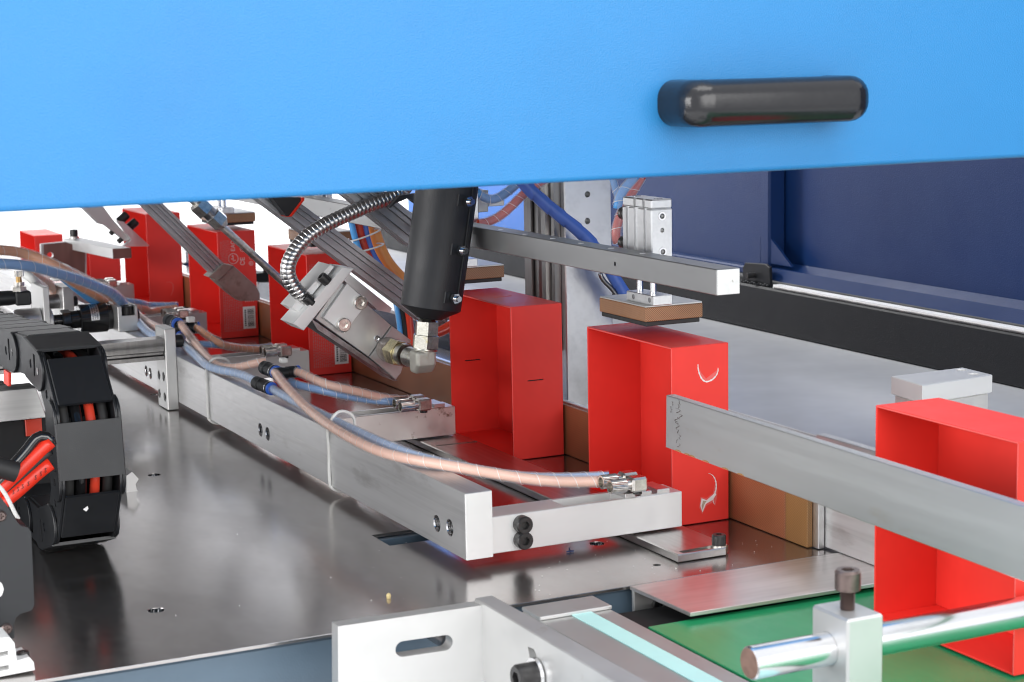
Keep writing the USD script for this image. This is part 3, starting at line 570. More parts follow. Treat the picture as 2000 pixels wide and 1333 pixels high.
# ------------------------------------------------------------------ glue gun: sleeve, elbow, head block, conduit
SY = 1.86
G = thing('heated_sleeve', 'black cylindrical glue hose sleeve with bolted seam hanging under the blue hood', 'hose sleeve', P(841, 602, 'y', SY))
pt, pb0 = P(872, 374, 'y', SY), P(841, 602, 'y', SY); ax = (pt-pb0)/np.linalg.norm(pt-pb0)
R0 = 58.5*proj if False else 59.5*np.dot(pb0-CAM, fw)/FPX
obj('sleeve', lathe(pb0-ax*.0115, ax, [(0, R0*.42), (.0015, R0*.47), (.0115, R0*.985), (.0128, R0), (.28, R0*1.03)], 56), 'black_sleeve', G, smooth=40)
vdir = CAM-pb0; vdir -= ax*(vdir@ax); vdir /= np.linalg.norm(vdir); sdir = np.cross(ax, vdir); sdir = sdir if sdir@rt > 0 else -sdir
sw = []
for (px, py) in ((912, 393), (897, 487), (884, 579)):
    c = P(px, py, 'y', SY); t = (c-pb0)@ax; a = math.radians(42); d = vdir*math.cos(a)+sdir*math.sin(a)
    q = pb0+ax*t+d*R0*1.0
    obj('bolt_pocket', [extr([(-.006, -.0095), (.006, -.0095), (.006, .0095), (-.006, .0095)], q-d*.004-sdir*.002, q+d*.0018-sdir*.002, side=ax)], 'black_plastic', G)
    nb = obj('seam_bolt', [cyl(q+d*.0017, q+d*.0062, .0058, n=6), cyl(q+d*.006, q+d*.011, .0031, n=20)], 'chrome', G)
a = math.radians(58); d = vdir*math.cos(a)+sdir*math.sin(a)
obj('seam_strip', extr([(-.0016, -.003), (.0016, -.003), (.0016, .003), (-.0016, .003)], pb0+ax*.008+d*R0, pb0+ax*.27+d*R0*1.02, side=d), 'black_plastic', G)
E_ = thing('elbow_fitting', 'zinc plated hydraulic elbow fitting with hex nuts below the black sleeve', 'pipe fitting', P(832, 700, 'y', SY))
pn = P(832, 656, 'y', SY); k = np.dot(pn-CAM, fw)/FPX
obj('hex_nut', [cyl(P(833, 654, 'y', SY), P(834.5, 628, 'y', SY), 24*k, n=6, turn=.75), lathe(P(834, 632, 'y', SY), ax, [(0, 21*k), (6*k, 17*k), (10*k, 14*k)], 6)], 'zinc', E_)
obj('hex_nut', cyl(P(830.5, 680, 'y', SY), P(832.5, 655, 'y', SY), 27*k, n=6, turn=.75), 'zinc', E_)
obj('collar', lathe(P(830, 685, 'y', SY), ax, [(0, 20*k), (1.5*k, 24*k), (4*k, 24*k), (5.5*k, 20*k)], 36), 'zinc', E_)
ce = P(826, 706, 'y', SY); e = 22*k
xs = []
for sx in (-1, 1):
    for sy in (-1, 1):
        for sz in (-1, 1):
            q = ce+np.array([sx*e*.93, sy*e*.8, sz*e]); 
            if sy < 0 and sz < 0: q = q+np.array([0, e*.7, 0]); xs.append(ce+np.array([sx*e*.93, sy*e*.8, -e*.2]))
            xs.append(q)
rb = e*.34
obj('elbow_body', [m3.Manifold.batch_hull([m3.Manifold.sphere(rb, 20).translate(list(ce+(q-ce)*(1-.34/1.0)*1.06)) for q in xs]), cyl(ce, ce+ax*e*1.05, 20*k)], 'zinc_cast', E_, smooth=45)
GP = P(757, 690, 'x', ce[0]); GY = GP[1]
yl = np.array([0, 1.0, 0]); L = GY-ce[1]
obj('stub', cyl(ce+yl*e*.7, ce+yl*(e+L*.25), 20*k), 'zinc', E_)
obj('lock_nut', cyl(ce+yl*L*.44, ce+yl*L*.56, 23*k, n=36), 'zinc', E_)
obj('hex_nut', cyl(ce+yl*L*.57, ce+yl*L*.80, 28*k, n=6, turn=.25), 'yellow_zinc', E_)
obj('port_nut', cyl(ce+yl*L*.80, ce+yl*(L-.0005), 25*k, n=36), 'chisel_steel', E_)
z4 = zoomed(540, 360, 3.174); z3 = zoomed(360, 370, 4.9375)
def gpr(pts, y0, y1, b=.0006, z=z4, Y=None): return prism(face_y([z(*p) for p in pts], GY if Y is None else Y), 'y', y0, y1, b)
GH = thing('glue_applicator', 'tilted steel and aluminium glue head block with socket screws', 'glue head', P(690, 650, 'y', GY))
obj('body_block', gpr([(243, 836), (402, 606), (716, 878), (575, 1072)], GY+.002, GY+.034), 'alu_satin', GH)
obj('nozzle_block', gpr([(577, 1074), (718, 880), (834, 968), (772, 1172), (740, 1212)], GY, GY+.033), 'alu_satin', GH)
obj('cover_plate', gpr([(283, 826), (431, 613), (560, 729), (414, 924)], GY-.0042, GY+.0018), 'alu_bright', GH)
for c in ((514, 733), (411, 870)):
    p = P(*z4(*c), 'y', GY-.0043); obj('socket_screw', bolt(p, (0, -1, 0), .0078, .0066), 'nickel', GH)
p = P(*z4(622, 957), 'y', GY+.002); obj('small_screw', bolt(p, (0, -1, 0), .0036, .003), 'chrome', GH)
obj('clamp_bar', gpr([(90, 862), (158, 904), (412, 560), (470, 520), (400, 512)], GY-.006, GY+.036), 'alu_bright', GH)
obj('clamp_bar', gpr([(104, 768), (150, 800), (372, 515), (345, 502)], GY+.006, GY+.044, .0005), 'alu_bright', GH)
for c in ((292, 586), (196, 718)):
    p = P(*z4(c[0]+24, c[1]+20), 'y', GY-.0012); obj('clamp_screw', bolt(p, np.array(P(*z4(c[0]-30, c[1]-26), 'y', GY-.0012))-p, .0058, .0108), 'black_oxide', GH)
obj('side_bracket', gpr([(402, 512), (724, 772), (712, 800), (640, 786), (412, 586)], GY+.004, GY+.036, 0), 'alu', GH)
obj('under_plate', gpr([(222, 838), (238, 846), (580, 1082), (760, 1222), (740, 1224), (260, 905)], GY+.004, GY+.042, .0003), 'dark_steel', GH)
# ribbed conduit
cpts = Yp(GY+.01, (800, 352), (775, 380), (735, 396), (690, 414), (640, 437), (600, 463), (573, 495), (562, 527), (571, 556), (590, 578), (605, 590))
kc = 15*np.dot(cpts[4]-CAM, fw)/FPX
path = resample(cpts, 1700); s = np.r_[0, np.cumsum(np.linalg.norm(np.diff(path, axis=0), axis=1))]; ph = (s/.0051) % 1.0
rad = kc*(1.0-.045*np.exp(-((ph-.5)/.09)**2)+.012*np.cos(2*np.pi*ph))
CT = thing('flexible_conduit', 'ribbed shiny metal conduit hose bending into the glue head', 'conduit', cpts[4])
obj('ribbed_hose', tube(path, rad, 28, raw=True), 'conduit_metal', CT, smooth=True)
obj('end_ferrule', lathe(cpts[-1]+(cpts[-2]-cpts[-1])*.12, cpts[-1]-cpts[-2], [(0, kc*.9), (.001, kc*1.08), (.006, kc*1.08), (.0065, kc*.7)]), 'black_oxide', CT)
z8 = zoomed(680, 360, 4.443)
obj('torn_tape', prism(face_y([z8(*p) for p in ((350, 205), (450, 100), (600, 80), (600, 180), (520, 120), (455, 150), (420, 160), (370, 205))], GY-.02), 'y', GY-.02, GY-.012), 'rail_steel', label='grey crumpled tape end at the top of the ribbed conduit', cat='tape')
# ------------------------------------------------------------------ slanted profiles and rods
def tslot(w, g=.22, d=.2):
    h = w/2; pts = []
    for k in range(4):     # each side: three narrow deep grooves
        side = [(-h, -h)]
        for c, gw in ((-.26, .05), (0, .10), (.27, .05)): side += [(c*w-gw*w, -h), (c*w-gw*w*.8, -h+w*.14), (c*w+gw*w*.8, -h+w*.14), (c*w+gw*w, -h)]
        a = k*math.pi/2; c_, s_ = round(math.cos(a)), round(math.sin(a)); pts += [(x*c_-y*s_, x*s_+y*c_) for x, y in side]
    return pts
def ridged(w, n=4):
    h = w/2; pts = []
    for k in range(n):
        a = -h+w*k/n; b = -h+w*(k+1)/n; pts += [(a, -h), (a+(b-a)*.6, -h), (a+(b-a)*.7, -h+.0016), (b-(b-a)*.05, -h+.0016)]
    return pts+[(h, -h), (h, h), (-h, h)]
S1 = thing('slanted_rod', 'slanted square aluminium rod with welded chisel tip by the printed red box', 'rod', P(433, 535, 'y', 2.72))
obj('profile', extr(tslot(.023, .3, .12), P(262, 367, 'y', 2.731), P(427, 529, 'y', 2.731)), 'profile_alu', S1)
z1 = zoomed(0, 380, 3.92)
obj('weld_flange', prism(face_y([z1(*p) for p in ((1598, 632), (1712, 532), (1790, 545), (1672, 662))], 2.714), 'y', 2.714, 2.742, .0006), 'chisel_steel', S1)
obj('chisel_tip', prism(face_y([z1(*p) for p in ((1640, 655), (1672, 664), (1790, 548), (1962, 702), (1990, 760), (1990, 812), (1840, 818), (1760, 760))], 2.716), 'y', 2.716, 2.740, .0006), 'chisel_steel', S1)
S2 = thing('slanted_profile', 'slanted grooved aluminium profile passing behind the glue head', 'profile', P(700, 510, 'y', 2.12))
obj('profile', extr(tslot(.0265, .28, .13), P(478, 347, 'y', 2.13), P(862, 634, 'y', 2.13)), 'profile_alu', S2)
SB = thing('sensor', 'small black sensor with red edge on the slanted grooved profile', 'sensor', P(570, 400, 'y', 2.1))
obj('housing', prism(face_y([z3(*p) for p in ((840, 70), (1128, 80), (1128, 112), (1015, 258), (985, 260))], 2.096), 'y', 2.096, 2.115, .0006), 'black_plastic', SB)
obj('red_edge', prism(face_y([z3(*p) for p in ((1130, 80), (1158, 80), (1158, 105), (1040, 262), (990, 268), (1016, 260), (1130, 113))], 2.094), 'y', 2.094, 2.116), 'red_cable', SB)
S3 = thing('slanted_profile', 'darker slanted grooved profile beside the black sleeve', 'profile', P(740, 420, 'y', 2.0))
obj('profile', extr(tslot(.030, .28, .13), P(650, 332, 'y', 1.99), P(812, 462, 'y', 1.99)), 'profile_alu', S3)
S4 = thing('thin_rod', 'thin steel rod with hex compression fitting slanting to the red box behind', 'rod', P(450, 460, 'y', 2.36))
ra, rb_ = P(300, 322, 'y', 2.36), P(612, 605, 'y', 2.36); du = (rb_-ra)/np.linalg.norm(rb_-ra); kr = 2.45/FPX
obj('rod', cyl(ra, rb_, 7.5*kr), 'nickel', S4)
n0 = P(398, 407, 'y', 2.36); n1 = P(449, 446, 'y', 2.36)
obj('hex_fitting', lathe(P(415, 421, 'y', 2.36), du, [(0, 19*kr), (22*kr, 19*kr), (33*kr, 9*kr)], 6, turn=.3), 'nickel', S4)
obj('hex_fitting', lathe(P(385, 397, 'y', 2.36), du, [(0, 20*kr), (24*kr, 20*kr)], 6, turn=.3), 'nickel', S4)
obj('thread_collar', lathe(P(402, 410, 'y', 2.36), du, [(0, 14*kr), (18*kr, 14*kr)], 24), 'dark_steel', S4)
obj('rod_clamp', prism(face_y([z3(*p) for p in ((955, 820), (1010, 850), (1120, 985), (1080, 1020), (1010, 940))], 2.352), 'y', 2.352, 2.372, .0006), 'nickel', S4)
zF = zoomed(40, 400, 5.553)
TB = thing('pointed_bracket', 'flat aluminium bracket with pointed tip and black screws under the hood', 'bracket', P(230, 440, 'y', 3.1))
tp = lambda pts, y0, y1, b=.0006: prism(face_y([zF(*p) for p in pts], 3.10), 'y', y0, y1, b)
obj('arm', tp([(560, -80), (830, -80), (1010, 165), (1195, 378), (1150, 402), (925, 225), (865, 215)], 3.104, 3.124, 0), 'alu_matte', TB)
obj('tip_plate', tp([(1040, 175), (1110, 185), (1388, 440), (1375, 450), (1105, 452), (1195, 380)], 3.094, 3.108, 0), 'alu', TB)
kf = 3.16/FPX
for (a, b_, r) in (((1055, 200), (1150, 110), 8.5), ((1150, 275), (1250, 185), 8.5)):
    p, q = P(*zF(*a), 'y', 3.112), P(*zF(*b_), 'y', 3.112); obj('cap_screw', bolt(p+(q-p)*.15, q-p, r*kf, np.linalg.norm(q-p)*.95), 'black_oxide', TB)
for (a, b_) in (((1015, 280), (975, 320)), ((1105, 365), (1060, 405))):
    p, q = P(*zF(*a), 'y', 3.112), P(*zF(*b_), 'y', 3.112); obj('set_screw', bolt(p, q-p, 5.2*kf, np.linalg.norm(q-p)*1.1), 'black_oxide', TB)
# far guide at the left
FG = thing('far_guide', 'brown faced guide plate with white topped bar and one black bolt', 'guide', P(170, 490, 'z', .125))
zt_ = .128
q0, q1, q2 = P(220, 486, 'z', zt_), P(256, 484, 'z', zt_), P(124, 466, 'z', zt_)
fx0, fx1 = q0[0], q1[0]
wv = (q1-q0)[:2]; bd = (q2-q0)[:2]*1.0
obj('bar', prism([q0[:2]+bd*.002, q1[:2]+bd*.002, q1[:2]+bd, q0[:2]+bd], 'z', zt_-.0175, zt_, .001), 'alu_bright', FG)
obj('bar_end', prism([q0[:2]-bd*.001, q1[:2]-bd*.001, q1[:2]+bd*.0015, q0[:2]+bd*.0015], 'z', zt_-.017, zt_-.0005), 'hardboard', FG)
gy = q0[1]+.19
gp = face_y([zF(*p) for p in ((225, 430), (492, 404), (720, 470), (720, 800), (330, 800), (228, 600))], gy)
hc = P(*zF(325, 550), 'y', gy)
obj('plate', prism(gp, 'y', gy+.001, gy+.012)-cyl(hc-yl*.05, hc+yl*.05, .0055), 'alu_matte', FG)
obj('facing', prism(face_y([zF(*p) for p in ((252, 434), (492, 410), (700, 478), (700, 800), (345, 800), (255, 600))], gy), 'y', gy, gy+.0008)-cyl(hc-yl*.05, hc+yl*.05, .0055), 'hardboard', FG)
c = q0[:2]+bd*.93+wv*.42; obj('washer', cyl((c[0], c[1], zt_), (c[0], c[1], zt_+.004), .009), 'nickel', FG); obj('cap_screw', bolt((c[0], c[1], zt_+.004), (0, 0, 1), .0072, .0125), 'black_oxide', FG)
FC = thing('far_clamp', 'black clamp bar with cap screw seen between two printed red boxes', 'clamp', P(518, 543, 'y', 3.0))
obj('clamp_bar', prism(face_y([(498, 535), (560, 530), (560, 549), (498, 551)], 3.0), 'y', 3.0, 3.03, .001), 'black_paint', FC)
c = P(522, 533, 'y', 3.012); obj('cap_screw', bolt(c, (0, 0, 1), .0068, .0135), 'black_oxide', FC)
obj('clamp_foot', prism(face_y([(505, 552), (555, 550), (555, 590), (505, 592)], 3.0), 'y', 3.004, 3.028, .001), 'alu', FC)
# cable bundle behind the glue gun
cbY = 2.32
for i, (m, r, w, lb) in enumerate((('orange_tube', .0095, ((722, 425), (732, 460), (750, 505), (785, 547), (815, 575)), 'fat orange tube of the bundle behind the black sleeve'),
                             ('tube_red', .0075, ((696, 425), (703, 462), (718, 500), (748, 540), (782, 562), (812, 590)), 'red tube of the bundle behind the black sleeve'),
                             ('hose_blue', .0036, ((711, 425), (717, 460), (729, 496), (757, 535), (790, 560)), 'thin dark blue tube inside the orange tube bundle'),
                             ('tube_blue', .0042, ((684, 425), (692, 460), (708, 505), (735, 545), (765, 575)), 'light blue tube on the left of the bundle'))):
    p = [P(x, y, 'y', cbY+(.012 if i == 0 else -.004*i)) for x, y in w]
    obj('bundle_tube', tube(p, r), m, label=lb, cat='tube', smooth=True, group=None)
for (a, b_, lb) in (((692, 470), (739, 452), 'upper'), ((698, 493), (745, 480), 'lower')):
    p, q = P(*a, 'y', cbY-.02), P(*b_, 'y', cbY-.02)
    obj('bundle_tie', tube([p+yl*.02, p, (p+q)/2-yl*.004, q, q+yl*.03], .0011), 'cable_tie_clear', label=f'{lb} of two clear cable ties around the orange and red tube bundle', cat='cable tie', group='clear ties on the tube bundle', smooth=True)
for i, (m, x, r, lb) in enumerate((('tube_blue', 778, .0035, 'blue'), ('black_rubber', 787, .004, 'black'), ('tube_red', 797, .006, 'red'))):
    obj('drop_tube', tube([P(x-6, 588, 'y', 2.34), P(x, 620, 'y', 2.33), P(x+4, 655, 'y', 2.31), P(x+8, 700, 'y', 2.30)], r), m, label=f'{lb} tube hanging under the slanted profile next to the elbow fitting', cat='tube', smooth=True)
obj('drop_tube', tube(Yp(2.1, (905, 622), (880, 637), (862, 647), (845, 652)), .0065), 'tube_red', label='pink tube between the hex nut and the slit red box', cat='tube', smooth=True)
# ------------------------------------------------------------------ air hoses along the pusher beam, fittings, ties
BT = .0685
def push_fit(T, name, c, d, r=.0078, L=.03):
    """black push-in body with blue release collar facing d"""
    c = np.array(c, float); d = np.array(d, float)/np.linalg.norm(d)
    b = obj(name, lathe(c-d*L, d, [(0, r*.9), (.0015, r), (L*.35, r), (L*.36, r*.9), (L*.55, r*.9), (L*.56, r), (L-.001, r), (L, r*.9)], 30), 'black_plastic', T)
    obj('release_collar', lathe(c, d, [(0, r*.72), (.0008, r*.98), (.0028, r*.98), (.0034, r*.86)], 30)-cyl(c-d*.002, c+d*.01, r*.56), 'blue_collar', T)
    obj('metal_ring', cyl(c-d*.0036, c-d*.0024, r*1.02, n=30), 'chrome', T)
T1 = thing('hose_connector', 'black tee connectors with blue collars and white tie in the middle of the beam', 'connector', P(530, 735, 'z', .08))
c1, c2, c3 = P(538, 727, 'z', .089), P(529, 759, 'z', .079), P(579, 726, 'z', .088)
push_fit(T1, 'connector_body', c1, (.12, -1, -.05)); push_fit(T1, 'connector_body', c2, (.14, -1, -.05), .0074, .036); push_fit(T1, 'connector_body', c3, (1, .15, 0), .0070, .028)
c4 = P(553, 708, 'z', .094); obj('tie_head', box(c4[0]-.004, c4[0]+.004, c4[1]-.006, c4[1]+.004, .0935, .099, .001), 'nylon', T1)
T2 = thing('hose_connector', 'black tee connectors with blue collars beside the upright bracket plate', 'connector', P(340, 640, 'z', .08))
c5, c6, c7 = P(346, 633, 'z', .094), P(352, 657, 'z', .079), P(385, 640, 'z', .088)
push_fit(T2, 'connector_body', c5, (.12, -1, -.05), .0086); push_fit(T2, 'connector_body', c6, (.14, -1, -.05), .0076); push_fit(T2, 'connector_body', c7, (1, -.15, 0), .0076, .03)
c8 = P(372, 628, 'z', .097); obj('tie_head', box(c8[0]-.005, c8[0]+.005, c8[1]-.006, c8[1]+.005, .096, .103, .001), 'nylon', T2)
hose('air_hose', 'pink spiral wrapped hose running over the front of the beam to the nearest fitting', Zv((534, 722, .089), (556, 752, .086), (590, 788, .079), (640, 829, .0765), (700, 864, .0765), (780, 893, .076), (870, 909, .074), (985, 929, .067), (1100, 941, .058), (1180, 940, .0555), (1203, 939, .0555)), .0046, 'pink_tube', pitch=.0175)
hose('air_hose', 'pale blue spiral wrapped hose beside the pink hose on the front of the beam', Zv((526, 756, .079), (570, 781, .077), (620, 806, .076), (690, 840, .076), (760, 872, .0765), (840, 899, .075), (920, 917, .069), (1010, 931, .063), (1120, 934, .057), (1190, 931, .0565)), .0043, 'pale_blue_tube', pitch=.016)
hose('air_hose', 'pink wrapped hose running over the beam from the bracket plate to the middle tee', Zv((352, 632, .094), (367, 652, .088), (390, 682, .080), (415, 708, .077), (440, 718, .077), (475, 716, .082), (505, 709, .088), (520, 707, .089)), .0046, 'pink_tube', pitch=.011)
hose('air_hose', 'pale blue wrapped hose sagging over the beam between the two tee connectors', Zv((350, 657, .079), (365, 678, .077), (392, 704, .0765), (425, 722, .0765), (460, 729, .0765), (492, 741, .077), (510, 748, .079)), .0045, 'pale_blue_tube', pitch=.011)
hose('air_hose', 'orange wrapped hose from the middle tee to the fitting on the second arm', Zv((577, 727, .088), (600, 735, .088), (640, 752, .082), (690, 764, .072), (740, 776, .060), (795, 782, .0525), (812, 781, .0525)), .0043, 'pink_tube', pitch=.014, flare=.14)
hose('air_hose', 'blue wrapped hose below the orange hose leading to the second arm', Zv((570, 745, .079), (610, 759, .078), (660, 770, .070), (720, 781, .058), (780, 785, .0535), (806, 783, .0525)), .0040, 'tube_blue', pitch=.014)
hose('air_hose', 'dark orange wrapped hose from the bracket tee to the fitting on the third arm', Zv((383, 641, .088), (400, 652, .086), (425, 669, .078), (460, 679, .064), (505, 683, .0535), (540, 679, .0525)), .0042, 'orange_tube', pitch=.014, flare=.12)
hose('air_hose', 'blue hose beneath the dark orange hose by the third arm', Zv((390, 672, .078), (420, 674, .074), (455, 678, .062), (500, 680, .0535), (530, 676, .0525)), .0038, 'tube_blue', pitch=.014)
def elbow(lb, px, z, s=1.0):
    T = thing('arm_fitting', lb, 'fitting', P(*px, 'z', z), 'nickel elbow fittings on the cross arms')
    c = P(*px, 'z', z+.0092)
    for dy, dz in ((-.004, 0), (.0125, .0012)):
        q = c+np.array([0, dy, dz]); r = .0064*s
        n = 22; a = np.linspace(0, 2*np.pi, n*2, endpoint=False); rr_ = np.where(np.arange(n*2) % 2, r, r*.93)
        obj('knurled_nut', m3.CrossSection([np.stack([rr_*np.cos(a), rr_*np.sin(a)], -1)]).extrude(.0155*s, 8, 25.0).transform(np.column_stack([[0, 1, 0], [0, 0, 1], [1, 0, 0], q-np.array([.021*s, 0, 0])]))-cyl(q-np.array([.03, 0, 0]), q-np.array([.014, 0, 0]), r*.7), 'nickel', T)
        obj('neck', cyl(q-np.array([.006*s, 0, 0]), q, r*.75), 'nickel', T)
        obj('elbow_block', box(q[0]-.001, q[0]+.0145*s, q[1]-.0066*s, q[1]+.0066*s, q[2]-.0066*s, q[2]+.0066*s, .0018), 'nickel', T)
        obj('stem', cyl((q[0]+.007, q[1], z), (q[0]+.007, q[1], q[2]-.0066*s), .0042), 'black_oxide', T)
for px, lb in (((1231, 936), 'nickel elbow fitting on the nearest cross arm in front of the torn box'), ((817, 781), 'glue stained nickel elbow fitting on the second cross arm'), ((549, 677), 'nickel elbow fitting on the third cross arm'), ((351, 604), 'nickel elbow fitting on the fourth cross arm'), ((214, 545), 'farthest nickel elbow fitting below the brown far guide')):
    elbow(lb, (px[0]-4, px[1]+9), .0468, 1.0)
def beam_tie(lb, px, ztop, Yoff=0):
    c = P(*px, 'x', .65); y = c[1]
    xs = [(.6485, .0100), (.6485, .03), (.6486, .055), (.6484, .0705), (.653, .080), (.660, ztop), (.668, ztop-.001), (.6765, .0775), (.6775, .066), (.6775, .012), (.6755, .0085), (.650, .0085), (.6485, .0105)]
    path = [(x, y+.0015*math.sin(k), z) for k, (x, z) in enumerate(xs)]
    m = [box(min(a[0], b[0])-.0005, max(a[0], b[0])+.0005, y-.0021, y+.0021, min(a[2], b[2])-.0005, max(a[2], b[2])+.0005, .0003) for a, b in zip(path, path[1:])]
    obj('beam_tie', tube(resample(path, 60), .0017, 10, raw=True), 'nylon', label=lb, cat='cable tie', smooth=True)
beam_tie('white cable tie looped round the beam beside the upright bracket plate', (408, 770), .0835); beam_tie('white cable tie looped round the beam under the pink hose nearest the camera', (646, 900), .0855)
# far hose arches at the left
hose('arched_hose', 'orange clear wrapped hose arching in from the left edge', Zv((-60, 486, .21), (0, 489, .205), (55, 498, .195), (105, 518, .18), (150, 540, .16), (200, 566, .13), (240, 596, .10), (262, 614, .085)), .0062, 'orange_tube', pitch=.021, flare=.08)
hose('arched_hose', 'blue clear wrapped hose arching in below the orange one at the left edge', Zv((-60, 512, .20), (0, 515, .195), (55, 520, .188), (105, 532, .175), (150, 545, .16), (195, 562, .14), (230, 582, .115), (248, 604, .095)), .0062, 'tube_blue', pitch=.021, flare=.08)
hose('arched_hose', 'straight blue tube dropping under the arched hoses to the black coupling', Zv((105, 532, .165), (140, 556, .14), (175, 583, .115), (215, 606, .09), (240, 618, .085)), .0056, 'tube_blue', wrap=False)
hose('arched_hose', 'straight orange tube dropping between the two arched blue hoses', Zv((118, 532, .165), (150, 556, .14), (190, 580, .115), (228, 603, .09), (250, 614, .085)), .0056, 'orange_tube', pitch=.03)
hose('arched_hose', 'short orange and clear wrapped hose leading to the fourth arm fitting', Zv((240, 600, .085), (275, 602, .078), (310, 606, .0545), (335, 603, .0535), (346, 602, .0535)), .005, 'orange_tube', pitch=.016)
hose('arched_hose', 'blue hose above the short orange hose leading to the fourth arm', Zv((240, 588, .092), (270, 592, .086), (305, 597, .0595), (332, 597, .0575), (344, 596, .0565)), .0045, 'tube_blue', pitch=.016)
hose('arched_hose', 'pink hose behind the clevis leading to the bracket tee', Zv((255, 600, .085), (280, 625, .078), (305, 640, .077), (325, 640, .085), (335, 633, .092)), .0055, 'pink_tube', pitch=.014)
hose('arched_hose', 'blue hose under the pink one behind the clevis', Zv((260, 620, .078), (285, 645, .0755), (310, 658, .0755), (335, 660, .079)), .005, 'pale_blue_tube', pitch=.014)
p, q = P(122, 517, 'z', .172), P(108, 543, 'z', .158)
obj('hose_tie', tube([p, p+np.array([.006, -.004, -.003]), (p+q)/2+np.array([.011, -.006, 0]), q+np.array([.004, -.003, -.002]), q+np.array([-.006, 0, 0])], .0022, 10), 'nylon', label='white cable tie around the arched orange and blue hoses at left', cat='cable tie', smooth=True)
obj('white_tube', tube(Zv((40, 528, .15), (62, 545, .14), (85, 560, .12), (103, 572, .10), (112, 590, .085)), .0065), 'nylon', label='soft white tube curving down between the left clamp plates', cat='tube', smooth=True)
hose('arched_hose', 'pale pink wrapped tube hanging behind the left clamp plates', Zv((60, 530, .15), (82, 545, .135), (98, 556, .12), (108, 578, .10)), .0055, 'pink_tube', pitch=.012, flare=.1)
# ------------------------------------------------------------------ left air cylinder with floating joint
AY = 2.585
zL = zoomed(0, 480, 6.665)
ka = 2.60/FPX
c0 = P(188, 621, 'y', AY); XA = lambda px: P(px, 624, 'y', AY)[0]
AC = thing('air_cylinder', 'silver air cylinder and rod nut at the left of the beam', 'air cylinder', (XA(60), AY, c0[2]))
cz = c0[2]; A0 = lambda px: (XA(px), AY, cz)
XD = np.array([1.0, 0, 0])
obj('barrel', lathe(A0(-40), XD, [(0, .0165), (XA(25)-XA(-40), .0165)]), 'alu', AC)
obj('end_ring', lathe(A0(24), XD, [(0, .0165), (.0008, .0185), (.0035, .0185), (.0042, .0165)]), 'chrome', AC)
obj('end_cap', lathe(A0(28), XD, [(0, .019), (.004, .0205), (XA(70)-XA(28), .0205), (XA(77)-XA(28), .0195)]), 'alu', AC)
pa0, pa1 = XA(79), XA(91)
obj('mount_plate', box(pa0, pa1, AY-.024, AY+.05, .02, P(85, 562, 'y', AY-.024)[2], .0007), 'alu_matte', AC)
obj('flange_disc', lathe(A0(91.5), XD, [(0, .0185), (.005, .0185), (.0065, .0165)]), 'alu_matte', AC)
obj('piston_rod', cyl(A0(95), A0(128), .0085), 'black_gloss', AC)
obj('rod_nut', lathe(A0(119), XD, [(0, .0135), (.001, .0148), (XA(137)-XA(119)-.001, .0148), (XA(137)-XA(119), .0135)], 6, turn=.2), 'black_gloss', AC)
obj('nut_face', cyl((XA(121), AY-.0128, cz), (XA(137)-.003, AY-.0128, cz), .003), 'chrome', AC) if False else None
FJ = thing('floating_joint', 'glossy black floating joint coupling with printed silver band', 'coupling', A0(188))
w0 = XA(153)
obj('collar', cyl(A0(137), A0(156), .0125), 'black_gloss', FJ)
w1 = XA(208)
obj('body', lathe((w0, AY, cz), XD, [(0, .0185), (.0012, .0203), (w1-w0-.001, .0203), (w1-w0, .0195), (w1-w0+.0005, .0178), (XA(219)-w0, .0172), (XA(222)-w0, .0145)], 48), 'black_gloss', FJ)
a0_, a1_ = math.radians(100), math.radians(182)
lab = []; ts = np.linspace(a0_, a1_, 14); l0, l1 = XA(172), XA(188)
for r in (.02045,):
    V = np.array([[x, AY+r*math.cos(t), cz+r*math.sin(t)] for t in ts for x in (l0, l1)]); F = []
    for k in range(13): F += [[2*k, 2*k+1, 2*k+3], [2*k, 2*k+3, 2*k+2]]
    lab = trimesh.Trimesh(V, np.array(F), process=False)
lb_ = obj('silver_label', lab, 'rail_steel' if False else 'alu', FJ, smooth=True)
pm = []
for t in np.arange(a0_+.12, a1_-.1, .055):
    for j in range(3):
        if RNG.random() < .8:
            xa = l0+(l1-l0)*(.12+.28*j); xb = xa+(l1-l0)*RNG.uniform(.1, .22); r = .0206
            V = np.array([[x, AY+r*math.cos(u), cz+r*math.sin(u)] for u in (t, t+.032) for x in (xa, xb)]); pm.append(trimesh.Trimesh(V, [[0, 1, 3], [0, 3, 2]], process=False))
obj('small_print', pm, 'ink', lb_, smooth=False)
CV = thing('clevis_block', 'small aluminium clevis block with black screw standing on the beam end', 'block', P(250, 646, 'z', BT))
bx0, bx1 = P(232, 647, 'y', 2.545)[0], P(271, 647, 'y', 2.545)[0]
zt2 = P(250, 598, 'y', 2.545)[2]
cvb = box(bx0, bx1, 2.545, 2.62, BT+.0006, zt2, .0007)
n0_, n1_ = P(238, 618, 'y', 2.545), P(263, 600, 'y', 2.545)
cvb = cvb-box(n0_[0], n1_[0], 2.53, 2.565, n0_[2], .2, .0001)
obj('block', cvb, 'alu_matte', CV)
obj('cap_screw', bolt(((n0_[0]+n1_[0])/2, 2.556, n0_[2]+.0003), (0, 0, 1), .0088, zt2-n0_[2]-.0005), 'black_oxide', CV)
c = P(273, 620, 'y', 2.58); obj('rod_nut', lathe((bx1+.0004, 2.575, cz+.001), XD, [(0, .011), (.006, .011), (.0075, .0095)], 30), 'black_oxide', CV)
obj('rod_washer', lathe((bx0-.0032, AY, cz), XD, [(0, .0085), (.0028, .0085)], 30), 'brass', CV)
SP = thing('rear_clamp', 'rear aluminium clamp plate with steel rod behind the air cylinder', 'clamp plate', P(128, 600, 'y', 2.72))
